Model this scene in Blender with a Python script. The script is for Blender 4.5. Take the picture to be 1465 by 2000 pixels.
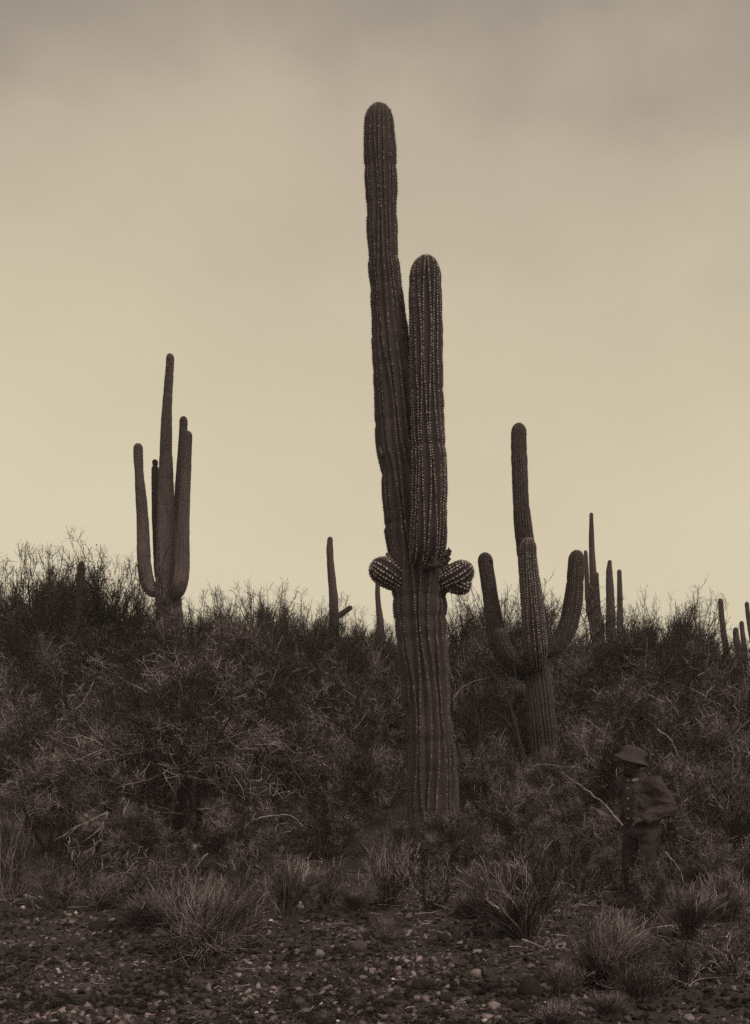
import bpy, bmesh, math, random
import numpy as np
from mathutils import Vector, Matrix, noise as mnoise

# ------------------------------------------------------------------ clear
for o in list(bpy.data.objects):
    bpy.data.objects.remove(o)
scene = bpy.context.scene
COL = scene.collection
rad = math.radians

# ------------------------------------------------------------------ camera (level, rising front)
F = 2200.0            # focal length in photograph pixels
HY = 1440.0           # horizon row
CX = 732.5
CAMZ = 1.75
cd = bpy.data.cameras.new('camera')
cd.sensor_width = 36.0
cd.sensor_height = 36.0
cd.sensor_fit = 'AUTO'
cd.lens = 36.0 * F / 2000.0
cd.shift_y = (HY - 1000.0) / 2000.0
cd.clip_start = 0.1
cd.clip_end = 6000.0
cam = bpy.data.objects.new('camera', cd)
cam.location = (0, 0, CAMZ)
cam.rotation_euler = (rad(90), 0, 0)
COL.objects.link(cam)
scene.camera = cam

# ------------------------------------------------------------------ light
SUN_EL, SUN_AZ = 48.0, 142.0      # azimuth clockwise from +Y : right and behind the camera
SUN_POWER, SKY_STRENGTH, EXPOSURE = 1.15, 0.15, 0.0
sd = bpy.data.lights.new('sun', 'SUN')
sd.energy = SUN_POWER
sd.angle = rad(18)
sd.color = (1.0, 0.86, 0.64)
sun = bpy.data.objects.new('sun', sd)
dirv = Vector((math.sin(rad(SUN_AZ)) * math.cos(rad(SUN_EL)),
               math.cos(rad(SUN_AZ)) * math.cos(rad(SUN_EL)), math.sin(rad(SUN_EL))))
sun.rotation_euler = (-dirv).to_track_quat('-Z', 'Y').to_euler()
COL.objects.link(sun)

world = bpy.data.worlds.new('World')
scene.world = world
world.use_nodes = True
nt = world.node_tree
nt.nodes.clear()
wo = nt.nodes.new('ShaderNodeOutputWorld')
bg = nt.nodes.new('ShaderNodeBackground')
sky = nt.nodes.new('ShaderNodeTexSky')
sky.sky_type = 'NISHITA'
sky.sun_disc = False
sky.sun_elevation = rad(SUN_EL)
sky.sun_rotation = rad(SUN_AZ)
sky.air_density = 1.0
sky.dust_density = 1.6
sky.ozone_density = 1.0
bw = nt.nodes.new('ShaderNodeRGBToBW')
nt.links.new(sky.outputs[0], bw.inputs[0])
# thin uneven veil of cloud over the whole sky
tc = nt.nodes.new('ShaderNodeTexCoord')
mp = nt.nodes.new('ShaderNodeMapping')
mp.inputs['Scale'].default_value = (1.0, 1.0, 1.3)
nz = nt.nodes.new('ShaderNodeTexNoise')
nz.inputs['Scale'].default_value = 2.3
nz.inputs['Detail'].default_value = 5.0
nz.inputs['Roughness'].default_value = 0.5
nt.links.new(tc.outputs['Generated'], mp.inputs[0])
nt.links.new(mp.outputs[0], nz.inputs['Vector'])
mr = nt.nodes.new('ShaderNodeMapRange')
mr.inputs['From Min'].default_value = 0.3
mr.inputs['From Max'].default_value = 0.7
mr.inputs['To Min'].default_value = 0.80
mr.inputs['To Max'].default_value = 1.20
nt.links.new(nz.outputs[0], mr.inputs[0])
mul = nt.nodes.new('ShaderNodeMath')
mul.operation = 'MULTIPLY'
nt.links.new(bw.outputs[0], mul.inputs[0])
nt.links.new(mr.outputs[0], mul.inputs[1])
# a blue-sensitive plate: hazy sky prints pale and even, greyer only where it is deep
SKY_TOP = 8.0
dv_ = nt.nodes.new('ShaderNodeMath')
dv_.operation = 'DIVIDE'
dv_.inputs[1].default_value = SKY_TOP
nt.links.new(mul.outputs[0], dv_.inputs[0])
ramp = nt.nodes.new('ShaderNodeValToRGB')
stops = [(0.0, .05, (1, .88, .74)), (1.2, .25, (1, .87, .73)), (1.6, .37, (1, .86, .70)), (1.85, .50, (1, .86, .665)), (2.3, .60, (1, .865, .635)),
         (3.1, .67, (1, .875, .625)), (4.0, .72, (1, .885, .64)), (8.0, .83, (1, .88, .62))]
els = ramp.color_ramp.elements
while len(els) < len(stops):
    els.new(.5)
for e_, (p_, v_, c_) in zip(els, stops):
    e_.position = p_ / SKY_TOP
    e_.color = (c_[0] * v_, c_[1] * v_, c_[2] * v_, 1)
nt.links.new(dv_.outputs[0], ramp.inputs[0])
vm = nt.nodes.new('ShaderNodeVectorMath')
vm.operation = 'SCALE'
vm.inputs['Scale'].default_value = 1.0 / SKY_STRENGTH
nt.links.new(ramp.outputs[0], vm.inputs[0])
nt.links.new(vm.outputs[0], bg.inputs[0])
bg.inputs[1].default_value = SKY_STRENGTH
nt.links.new(bg.outputs[0], wo.inputs[0])

vs = scene.view_settings
vs.view_transform = 'Standard'
vs.look = 'None'
vs.exposure = EXPOSURE
vs.gamma = 1.0
vs.use_curve_mapping = False
scene.cycles.use_denoising = False
scene.cycles.max_bounces = 5
scene.cycles.diffuse_bounces = 3
scene.cycles.volume_bounces = 0
scene.cycles.use_adaptive_sampling = False

# ------------------------------------------------------------------ helpers
RNG = np.random.default_rng(7)


def fall(y):
    return np.interp(y, [-4000, 0, 11, 14, 17, 20, 25, 30, 36, 45, 60, 90, 200, 4000],
                     [0, 0, 0, .0, .10, .34, .95, 1.55, 2.1, 2.5, 2.7, 2.4, 0.0, -4])


def ground(x, y):
    x = np.asarray(x, float)
    y = np.asarray(y, float)
    z = sum(fall(y + o) for o in (-2, -1, 0, 1, 2)) / 5.0
    amp = np.clip((np.abs(y) + 2) / 30, .15, 1)
    z = z + amp * .07 * (np.sin(x * .7 + 1.3 * np.sin(y * .23)) + np.sin(y * .53 + x * .31 + 2))
    z = z + .018 * np.sin(x * 2.9 + 1.1 * np.sin(y * 1.7)) * np.cos(y * 2.3 + x)
    return z


def P(px, py, d):
    return np.array([(px - CX) / F * d, d, CAMZ - (py - HY) / F * d])


def Xat(px, d):
    return (px - CX) / F * d


def depth_of(px, py):
    """depth at which the ground shows at a pixel row"""
    ds = np.linspace(4, 40, 1500)
    zz = ground((px - CX) / F * ds, ds)
    row = HY + (CAMZ - zz) / ds * F
    i = int(np.argmax(row <= py))
    return float(ds[i])


def mesh_np(name, V, faces, smooth=False):
    """faces: list of (n,3) / (n,4) index arrays"""
    V = np.ascontiguousarray(V, dtype=np.float32).reshape(-1, 3)
    faces = [np.asarray(f, dtype=np.int32) for f in faces if len(f)]
    m = bpy.data.meshes.new(name)
    m.vertices.add(len(V))
    m.vertices.foreach_set('co', V.ravel())
    loops = np.concatenate([f.ravel() for f in faces])
    tot = np.concatenate([np.full(len(f), f.shape[1], np.int32) for f in faces])
    start = np.concatenate([[0], np.cumsum(tot)[:-1]]).astype(np.int32)
    m.loops.add(len(loops))
    m.loops.foreach_set('vertex_index', loops)
    m.polygons.add(len(tot))
    m.polygons.foreach_set('loop_start', start)
    m.update(calc_edges=True)
    if smooth:
        m.polygons.foreach_set('use_smooth', np.ones(len(tot), bool))
    return m


def obj(name, mesh, material=None, parent=None, kind=None, label=None):
    o = bpy.data.objects.new(name, mesh)
    if material is not None and not mesh.materials:
        mesh.materials.append(material)
    COL.objects.link(o)
    if parent is not None:
        o.parent = parent
    if kind:
        o['kind'] = kind
    if label:
        o['label'] = label
    return o


def tag(o, label, cat, group=None):
    o['label'] = label
    o['category'] = cat
    if group:
        o['group'] = group
    return o


def empty(name, loc, label, cat, group=None):
    o = bpy.data.objects.new(name, None)
    o.empty_display_size = .2
    o.location = loc
    COL.objects.link(o)
    return tag(o, label, cat, group)


def copy_tree(o, parent=None):
    c = o.copy()
    COL.objects.link(c)
    c.parent = parent
    for ch in o.children:
        copy_tree(ch, c)
    return c


def unit(v):
    return v / np.maximum(np.linalg.norm(v, axis=-1, keepdims=True), 1e-9)


def tubes(polys, radii, sides=3):
    """polys (N,k,3), radii (N,k) -> V, [quads]"""
    N, k, _ = polys.shape
    t = unit(np.gradient(polys, axis=1))
    ref = np.where(np.abs(t[..., 2:3]) > .9, np.array([1., 0, 0]), np.array([0, 0, 1.]))
    u = unit(np.cross(t, ref))
    v = np.cross(t, u)
    a = np.arange(sides) * 2 * np.pi / sides
    ring = (u[:, :, None, :] * np.cos(a)[None, None, :, None] + v[:, :, None, :] * np.sin(a)[None, None, :, None])
    V = polys[:, :, None, :] + ring * radii[:, :, None, None]
    base = (np.arange(N) * k * sides)[:, None, None]
    i = (np.arange(k - 1) * sides)[None, :, None]
    j = np.arange(sides)[None, None, :]
    j2 = (j + 1) % sides
    q = np.stack([base + i + j, base + i + j2, base + i + sides + j2, base + i + sides + j], -1)
    return V.reshape(-1, 3), q.reshape(-1, 4)


def merge(parts):
    Vs, Fs, off = [], {3: [], 4: []}, 0
    for V, fs in parts:
        if not isinstance(fs, list):
            fs = [fs]
        for f in fs:
            if len(f):
                Fs[f.shape[1]].append(f + off)
        Vs.append(V)
        off += len(V)
    return np.concatenate(Vs), [np.concatenate(Fs[k]) for k in (3, 4) if Fs[k]]


# ------------------------------------------------------------------ materials
def tone(v, w=0.0):
    """monochrome print tone: w=0 deep brown, w=1 pale warm grey"""
    d = np.array([1.10, .79, .95])
    l = np.array([1.03, .91, 1.0])
    c = (d * (1 - w) + l * w) * v
    return (float(c[0]), float(c[1]), float(c[2]), 1)


def make_mat(name, lo, hi, scale=6.0, rough=.9, island=False, bump=0.0, bscale=60.0, w=0.3, detail=6.0,
             stretch=None, spec=.25, ipow=1.8, clump=0.0):
    m = bpy.data.materials.new(name)
    m.use_nodes = True
    n = m.node_tree
    b = n.nodes['Principled BSDF']
    b.inputs['Roughness'].default_value = rough
    b.inputs['Specular IOR Level'].default_value = spec
    tex = n.nodes.new('ShaderNodeTexCoord')
    mpn = n.nodes.new('ShaderNodeMapping')
    if stretch:
        mpn.inputs['Scale'].default_value = stretch
    n.links.new(tex.outputs['Object'], mpn.inputs[0])
    ns = n.nodes.new('ShaderNodeTexNoise')
    ns.inputs['Scale'].default_value = scale
    ns.inputs['Detail'].default_value = detail
    ns.inputs['Roughness'].default_value = .6
    n.links.new(mpn.outputs[0], ns.inputs['Vector'])
    fac = ns.outputs[0]
    if island:
        g = n.nodes.new('ShaderNodeNewGeometry')
        pw = n.nodes.new('ShaderNodeMath')
        pw.operation = 'POWER'
        pw.inputs[1].default_value = ipow
        n.links.new(g.outputs['Random Per Island'], pw.inputs[0])
        mx = n.nodes.new('ShaderNodeMath')
        mx.operation = 'MULTIPLY_ADD'
        mx.inputs[1].default_value = .35
        n.links.new(ns.outputs[0], mx.inputs[0])
        sc = n.nodes.new('ShaderNodeMath')
        sc.operation = 'MULTIPLY'
        sc.inputs[1].default_value = .72
        n.links.new(pw.outputs[0], sc.inputs[0])
        n.links.new(sc.outputs[0], mx.inputs[2])
        fac = mx.outputs[0]
        if clump:
            nc = n.nodes.new('ShaderNodeTexNoise')
            nc.inputs['Scale'].default_value = clump
            nc.inputs['Detail'].default_value = 3.0
            oi = n.nodes.new('ShaderNodeObjectInfo')
            va = n.nodes.new('ShaderNodeVectorMath')
            va.operation = 'ADD'
            n.links.new(tex.outputs['Object'], va.inputs[0])
            n.links.new(oi.outputs['Location'], va.inputs[1])
            n.links.new(va.outputs[0], nc.inputs['Vector'])
            cm = n.nodes.new('ShaderNodeMapRange')
            cm.inputs['From Min'].default_value = .40
            cm.inputs['From Max'].default_value = .66
            cm.inputs['To Min'].default_value = .25
            cm.inputs['To Max'].default_value = 1.25
            n.links.new(nc.outputs[0], cm.inputs[0])
            gm = n.nodes.new('ShaderNodeMath')
            gm.operation = 'MULTIPLY'
            n.links.new(fac, gm.inputs[0])
            n.links.new(cm.outputs[0], gm.inputs[1])
            fac = gm.outputs[0]
    r = n.nodes.new('ShaderNodeValToRGB')
    r.color_ramp.elements[0].position = .12 if island else .32
    r.color_ramp.elements[1].position = .95 if island else .68
    r.color_ramp.elements[0].color = tone(lo, w * .5)
    r.color_ramp.elements[1].color = tone(hi, w)
    n.links.new(fac, r.inputs[0])
    n.links.new(r.outputs[0], b.inputs['Base Color'])
    if bump:
        n2 = n.nodes.new('ShaderNodeTexNoise')
        n2.inputs['Scale'].default_value = bscale
        n2.inputs['Detail'].default_value = 4
        n.links.new(mpn.outputs[0], n2.inputs['Vector'])
        bp = n.nodes.new('ShaderNodeBump')
        bp.inputs['Strength'].default_value = bump
        bp.inputs['Distance'].default_value = .02
        n.links.new(n2.outputs[0], bp.inputs['Height'])
        n.links.new(bp.outputs[0], b.inputs['Normal'])
    return m


M = {}
M['soil'] = make_mat('soil', .024, .07, 2.2, .95, bump=.8, bscale=35, w=.4, detail=10)
M['flesh'] = make_mat('cactus_flesh', .030, .048, 5.0, .75, bump=.25, bscale=45, w=.1, stretch=(1, 1, .35))
M['flesh_old'] = make_mat('cactus_old_flesh', .032, .076, 3.2, .85, bump=.6, bscale=40, w=.3, stretch=(1, 1, .3))
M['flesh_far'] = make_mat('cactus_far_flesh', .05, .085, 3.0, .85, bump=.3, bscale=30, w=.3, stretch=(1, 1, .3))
M['spine'] = make_mat('pale_spines', .30, .68, 30, .7, island=True, w=.9, ipow=1.0)
M['spine_old'] = make_mat('old_spines', .07, .30, 30, .8, island=True, w=.7, ipow=1.5)
M['spine_mid'] = make_mat('dull_spines', .12, .42, 30, .8, island=True, w=.7, ipow=1.3)
# old corky trunk: the grey bark of age is thickest low down
M['cork'] = make_mat('cactus_cork', .045, .10, 3.2, .85, bump=.6, bscale=40, w=.35, stretch=(1, 1, .3))
_n = M['cork'].node_tree
_b = _n.nodes['Principled BSDF']
_src = _b.inputs['Base Color'].links[0].from_socket
_sx = _n.nodes.new('ShaderNodeSeparateXYZ')
_n.links.new(_n.nodes['Texture Coordinate'].outputs['Object'], _sx.inputs[0])
_mr = _n.nodes.new('ShaderNodeMapRange')
_mr.inputs['From Min'].default_value = 3.0
_mr.inputs['From Max'].default_value = 8.0
_mr.inputs['To Min'].default_value = 1.9
_mr.inputs['To Max'].default_value = .8
_n.links.new(_sx.outputs['Z'], _mr.inputs[0])
_sc = _n.nodes.new('ShaderNodeVectorMath')
_sc.operation = 'SCALE'
_n.links.new(_src, _sc.inputs[0])
_n.links.new(_mr.outputs[0], _sc.inputs['Scale'])
_n.links.new(_sc.outputs[0], _b.inputs['Base Color'])
M['scar'] = make_mat('corky_scar', .02, .07, 14, .95, bump=1.0, bscale=50, w=.2)
M['limb'] = make_mat('dark_limb', .02, .06, 9, .9, island=True, bump=.5, bscale=60, w=.2)
M['twig'] = make_mat('grey_twig', .020, .80, 5, .85, island=True, w=.6, ipow=3.6, clump=1.3)
M['twig_mid'] = make_mat('brown_twig', .018, .62, 5, .85, island=True, w=.5, ipow=3.8, clump=1.1)
M['twig_dark'] = make_mat('dark_twig', .018, .16, 5, .85, island=True, w=.3, ipow=2.5, clump=.9)
M['leaf'] = make_mat('small_leaf', .022, .08, 5, .8, island=True, w=.3)
M['straw'] = make_mat('dry_straw', .04, .65, 8, .85, island=True, w=.6, ipow=2.6, clump=2.5)
M['pale_wood'] = make_mat('weathered_wood', .09, .40, 14, .8, bump=.5, bscale=80, w=.8)
M['black_wood'] = make_mat('dark_dead_wood', .02, .05, 14, .9, bump=.5, bscale=80, w=.2)
M['pebble'] = make_mat('pebbles', .018, .46, 20, .95, island=True, bump=.8, bscale=160, w=.5, ipow=3.4, clump=1.6)
M['stone_dark'] = make_mat('dark_stone', .02, .045, 10, .9, bump=.6, bscale=50, w=.2)
M['stone_mid'] = make_mat('grey_stone', .07, .15, 12, .9, bump=.6, bscale=60, w=.5)
M['stone_pale'] = make_mat('pale_stone', .2, .38, 12, .85, bump=.5, bscale=60, w=.8)
M['stone_white'] = make_mat('white_quartz', .55, .8, 12, .7, bump=.3, bscale=60, w=1)
M['cloth'] = make_mat('jacket_cloth', .042, .066, 14, .95, bump=.6, bscale=22, w=.3)
M['trouser'] = make_mat('trouser_cloth', .025, .045, 9, .95, bump=.35, bscale=25, w=.2)
M['felt'] = make_mat('hat_felt', .048, .068, 12, .95, bump=.3, bscale=40, w=.3)
M['skin'] = make_mat('skin', .04, .055, 12, .6, w=.2)
M['hair'] = make_mat('hair', .012, .022, 60, .7, bump=.6, bscale=120, w=.1)
M['leather'] = make_mat('boot_leather', .02, .04, 12, .6, w=.1)
M['collar'] = make_mat('collar_cloth', .16, .24, 12, .9, w=.7)

# ------------------------------------------------------------------ ground
def axis(near, step, far, growth, lo=None):
    a = list(np.arange(0, near, step))
    s = step
    while a[-1] < far:
        s *= growth
        a.append(a[-1] + s)
    return np.array(a)


ax = axis(9, .22, 1500, 1.16)
xs = np.concatenate([-ax[:0:-1], ax])
ayf = axis(36, .22, 1500, 1.12)
ayb = axis(2, .5, 1500, 1.35)
ys = np.concatenate([-ayb[:0:-1], ayf])
GX, GY = np.meshgrid(xs, ys)
GZ = ground(GX, GY)
ni, nj = GX.shape
idx = np.arange(ni * nj).reshape(ni, nj)
quads = np.stack([idx[:-1, :-1], idx[:-1, 1:], idx[1:, 1:], idx[1:, :-1]], -1).reshape(-1, 4)
obj('ground', mesh_np('ground', np.stack([GX, GY, GZ], -1).reshape(-1, 3), [quads], True), M['soil'],
    kind='structure')

# ------------------------------------------------------------------ solids welded into one surface
def round_cone(p0, p1, r0, r1, sx=1.0, seg=14):
    p0, p1 = np.array(p0, float), np.array(p1, float)
    ax_ = p1 - p0
    L = np.linalg.norm(ax_)
    t = ax_ / max(L, 1e-6)
    ref = np.array([0, 0, 1.]) if abs(t[2]) < .9 else np.array([0, 1., 0])
    u = np.cross(ref, t)
    u /= np.linalg.norm(u)
    v = np.cross(t, u)
    zs, rs = [], []
    for a in np.linspace(-np.pi / 2, 0, 5):
        zs.append(r0 * np.sin(a)); rs.append(r0 * np.cos(a))
    for a in np.linspace(0, np.pi / 2, 5):
        zs.append(L + r1 * np.sin(a)); rs.append(r1 * np.cos(a))
    th = np.arange(seg) / seg * 2 * np.pi
    V = []
    for z, q in zip(zs, rs):
        q = max(q, 1e-4)
        V.append(p0 + t * z + q * (np.cos(th)[:, None] * u * sx + np.sin(th)[:, None] * v))
    V = np.concatenate(V)
    n = len(zs)
    ii = np.arange(n * seg).reshape(n, seg)
    jj = np.roll(ii, -1, 1)
    Fq = np.stack([ii[:-1], jj[:-1], jj[1:], ii[1:]], -1).reshape(-1, 4)
    c0 = ii[0][None]
    return V, [Fq, np.stack([ii[0], np.roll(ii[0], 1), np.full(seg, ii[0][0])], -1), np.stack([ii[-1], np.full(seg, ii[-1][0]), np.roll(ii[-1], -1)], -1)]


def ellipsoid(c, r3, yaw=0, seg=18):
    bm = bmesh.new()
    bmesh.ops.create_uvsphere(bm, u_segments=seg, v_segments=seg // 2 + 3, radius=1)
    V = np.array([v.co[:] for v in bm.verts]) * np.array(r3)
    F3 = [[v.index for v in f.verts] for f in bm.faces]
    bm.free()
    ca, sa = math.cos(yaw), math.sin(yaw)
    V = np.stack([V[:, 0] * ca - V[:, 1] * sa, V[:, 0] * sa + V[:, 1] * ca, V[:, 2]], 1) + np.array(c)
    return V, [np.array([f for f in F3 if len(f) == 3]), np.array([f for f in F3 if len(f) == 4])]


def blend(name, parts, voxel, sm=4, disp=0.0):
    """weld overlapping solids into one continuous surface"""
    V, f = merge(parts)
    m = mesh_np(name, V, f)
    o = bpy.data.objects.new('tmp', m)
    COL.objects.link(o)
    a = o.modifiers.new('r', 'REMESH')
    a.mode = 'VOXEL'
    a.voxel_size = voxel
    a.use_smooth_shade = True
    b = o.modifiers.new('s', 'SMOOTH')
    b.factor = .5
    b.iterations = sm
    dg = bpy.context.evaluated_depsgraph_get()
    dg.update()
    m2 = bpy.data.meshes.new_from_object(o.evaluated_get(dg))
    m2.name = name
    bpy.data.objects.remove(o)
    if disp:
        for v in m2.vertices:
            c = v.co
            k = 1.1 - 2.2 * abs(mnoise.noise(Vector((c.x * 7 + c.z * 5, c.y * 7, c.z * 11)))) + .5 * mnoise.noise(c * 28) - .6
            v.co = c + v.normal * k * disp
    return m2


# ------------------------------------------------------------------ saguaro columns
def smooth1(a, n):
    for _ in range(n):
        b = a.copy()
        b[1:-1] = (a[:-2] + 2 * a[1:-1] + a[2:]) / 4
        a = b
    return a


def column(pts, tip, d, ribs, depth=.17, ds=.05, seed=0, per=6, dome=1.35, lump=.02, creases=True, spacing=None,
           pad=.011, nspine=6, slen=.035, tuftjit=.35, smooth=6):
    """ribbed stem traced along pts (px, py, half width px, depth offset) to a rounded tip.
    returns (V, faces), (spine V, faces)"""
    r = np.random.default_rng(seed)
    C, R = [], []
    for p in pts:
        o = p[3] if len(p) > 3 else 0.0
        C.append(P(p[0], p[1], d + o))
        R.append(p[2] / F * (d + o))
    ot = tip[2] if len(tip) > 2 else (pts[-1][3] if len(pts[-1]) > 3 else 0.0)
    C.append(P(tip[0], tip[1], d + ot))
    R.append(R[-1])
    C = np.array(C)
    R = np.array(R)
    s = np.concatenate([[0], np.cumsum(np.linalg.norm(np.diff(C, axis=0), axis=1))])
    L = s[-1]
    fine = np.linspace(0, L, max(int(L / .03), 24))
    Cf = np.stack([smooth1(np.interp(fine, s, C[:, k]), smooth * 3) for k in range(3)], 1)
    Rf = smooth1(np.interp(fine, s, R), smooth)
    dl = min(dome * R[-1], L * .8)
    body = np.arange(0, L - dl, ds)
    q = np.linspace(0, 1, 12)[:-1]
    cap = (L - dl) + dl * np.sin(q * np.pi / 2)
    S = np.concatenate([body, cap, [L - dl * .002]])
    CC = np.stack([np.interp(S, fine, Cf[:, k]) for k in range(3)], 1)
    RR = np.interp(S, fine, Rf)
    # lumps and growth creases
    ph = r.uniform(0, 6.28, 4)
    RR = RR * (1 + lump * (np.sin(S * 5.1 + ph[0]) * .5 + np.sin(S * 11.7 + ph[1]) * .5 + np.sin(S * 2.3 + ph[2]) * .5))
    if creases:
        p0 = r.uniform(.2, .6)
        while p0 < L - dl:
            RR = RR * (1 - r.uniform(.02, .085) * np.exp(-((S - p0) / r.uniform(.025, .06)) ** 2))
            p0 += r.uniform(.25, .8)
    x = np.clip((S - (L - dl)) / dl, 0, 1)
    domef = np.sqrt(np.maximum(1 - x ** 2.1, 1e-5))
    t = unit(np.gradient(CC, axis=0))
    u = np.zeros_like(t)
    v = np.zeros_like(t)
    u0 = np.array([1., 0, 0])
    for i in range(len(t)):
        u0 = u0 - t[i] * np.dot(u0, t[i])
        u0 = u0 / np.linalg.norm(u0)
        u[i] = u0
        v[i] = np.cross(t[i], u0)
    wob = .10 * np.sin(S * .9 + ph[3]) + .05 * np.sin(S * 2.7 + ph[1])
    nth = ribs * per
    th0 = np.arange(nth) / nth * 2 * np.pi
    ribx = np.abs(((np.arange(nth) / per + .5) % 1) - .5) * 2      # 0 ridge .. 1 valley
    ribk = r.uniform(.75, 1.2, ribs)[(np.floor(np.arange(nth) / per + .5).astype(int)) % ribs]
    # ribs wander a little, each in its own way
    ridx = (np.floor(np.arange(nth) / per + .5).astype(int)) % ribs
    rph = r.uniform(0, 6.28, ribs)
    wander = .34 * (2 * np.pi / ribs) * np.sin(S[:, None] * 2.1 + rph[ridx][None, :])
    th = th0[None, :] + wob[:, None] + wander * (1 - ribx[None, :])
    swell = 1 + .03 * np.sin(2 * th + S[:, None] * 1.3 + ph[0]) + .02 * np.sin(3 * th - S[:, None] * 2.2 + ph[2])
    swell = swell + lump * (.35 * np.sin(th * 5 + S[:, None] * 7.3 + ph[1]) + .3 * np.sin(S[:, None] * 23 + rph[ridx][None, :] * 3) + .3 * np.sin(S[:, None] * 13.7 + rph[ridx][None, :] * 5))
    prof = (1 - depth * ribk[None, :] * ribx[None, :] ** 1.7 * (.35 + .65 * domef[:, None])) * swell
    rr = RR[:, None] * domef[:, None] * prof
    V = CC[:, None, :] + rr[..., None] * (u[:, None, :] * np.cos(th)[..., None] + v[:, None, :] * np.sin(th)[..., None])
    n = len(S)
    ii = np.arange(n * nth).reshape(n, nth)
    jj = np.roll(ii, -1, axis=1)
    F4 = np.stack([ii[:-1], jj[:-1], jj[1:], ii[1:]], -1).reshape(-1, 4)
    body_mesh = (V.reshape(-1, 3), [F4])
    spm = None
    if spacing:
        pos, nor, tan = [], [], []
        Ncap = None
        for k in range(ribs):
            col = k * per
            line = V[:, col, :]
            sl = np.concatenate([[0], np.cumsum(np.linalg.norm(np.diff(line, axis=0), axis=1))])
            m = max(int(sl[-1] / spacing), 2)
            q = (np.arange(m) + r.uniform(0, 1)) * spacing + r.normal(0, spacing * .10, m)
            q = q[(q > 0) & (q < sl[-1] - pad * .7)]
            keep = r.uniform(0, 1, len(q)) > .04
            q = q[keep]
            pp = np.stack([np.interp(q, sl, line[:, c]) for c in range(3)], 1)
            cc = np.stack([np.interp(q, sl, CC[:, c]) for c in range(3)], 1)
            tt = np.stack([np.interp(q, sl, t[:, c]) for c in range(3)], 1)
            lt = unit(np.stack([np.interp(q, sl, np.gradient(line[:, c], sl + np.arange(len(sl)) * 1e-7)) for c in range(3)], 1))
            rad_ = unit(pp - cc)
            nn = unit(rad_ - lt * np.sum(rad_ * lt, 1, keepdims=True) + 1e-6 * tt)
            bad = np.linalg.norm(rad_ - lt * np.sum(rad_ * lt, 1, keepdims=True), axis=1) < .05
            nn[bad] = tt[bad]
            pos.append(pp)
            nor.append(nn)
            tan.append(lt)
        pos = np.concatenate(pos)
        nor = np.concatenate(nor)
        tan = np.concatenate(tan)
        N = len(pos)
        bi = np.cross(nor, tan)
        sz = pad * r.uniform(.6, 1.35, N)
        # felted pad: low five-sided cone
        a = np.arange(5) * 2 * np.pi / 5
        ringv = pos[:, None] + sz[:, None, None] * (bi[:, None] * np.cos(a)[None, :, None] + 1.25 * tan[:, None] * np.sin(a)[None, :, None]) - nor[:, None] * .002
        apex = pos + nor * (sz * .75)[:, None]
        PV = np.concatenate([ringv, apex[:, None]], 1).reshape(-1, 3)
        b = (np.arange(N) * 6)[:, None]
        PF = np.concatenate([np.stack([b + i, b + (i + 1) % 5, b + 5], -1).reshape(-1, 3) for i in range(5)])
        parts = [(PV, PF)]
        if nspine:
            dirs = unit(nor[:, None] * r.uniform(.3, 1.2, (N, nspine, 1)) + bi[:, None] * r.normal(0, .8, (N, nspine, 1)) + tan[:, None] * r.normal(-.1, .8, (N, nspine, 1)))
            ln = slen * r.uniform(.5, 1.25, (N, nspine, 1))
            side = unit(np.cross(dirs, r.normal(0, 1, (N, nspine, 3))))
            b0 = pos[:, None] + side * .0013
            b1 = pos[:, None] - side * .0013
            e = pos[:, None] + dirs * ln
            SV = np.stack([b0, b1, e], 2).reshape(-1, 3)
            SF = np.arange(N * nspine * 3).reshape(-1, 3)
            parts.append((SV, SF))
        spm = merge(parts)
    return body_mesh, spm


def add_stem(root, name, pts, tip, d, ribs, matb, mats=None, label=None, **kw):
    (V, f), sp = column(pts, tip, d, ribs, **kw)
    loc = np.array(root.location)
    o = obj(name, mesh_np(name, V - loc, f, True), matb, root, label=label)
    if sp is not None:
        obj('spines', mesh_np('spines', sp[0] - loc, sp[1]), mats, o, kind='stuff')
    return o


def saguaro(name, px, d, label, group=None):
    x = Xat(px, d)
    return empty(name, (x, d, float(ground(x, d)) - .02), label, 'cactus', group)


# --- the tall one in the middle
D0 = 15.4
mainc = saguaro('saguaro_cactus', 850, D0,
                'tallest saguaro in the middle, one thick upright arm and two round buds on its trunk')
tr_lo = [(852, 1735, 50), (848, 1680, 49), (846, 1600, 48.5), (843, 1500, 49), (839, 1450, 49), (835, 1400, 47),
         (832, 1350, 48), (829, 1300, 51), (824, 1250, 52), (820.5, 1200, 52), (819, 1150, 55.5), (817, 1120, 57),
         (813, 1080, 55.5), (805, 1035, 54), (802, 1000, 52), (797, 950, 51), (790, 900, 46.5), (784, 872, 49),
         (781, 830, 47), (776, 780, 45), (772, 740, 44), (766, 700, 40), (762.5, 660, 38), (759, 620, 35),
         (755, 560, 33), (751, 528, 32.5), (750, 515, 31.5), (749.5, 500, 29), (747, 450, 30.5), (745.5, 402, 28.5),
         (745, 385, 30.5), (742, 300, 31), (740, 250, 29)]
add_stem(mainc, 'trunk', tr_lo, (740, 203), D0, 20, M['flesh_old'], M['spine_old'], ds=.042, per=7, seed=3, depth=.19,
         spacing=.036, pad=.0105, slen=.035, smooth=2, nspine=3)
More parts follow.
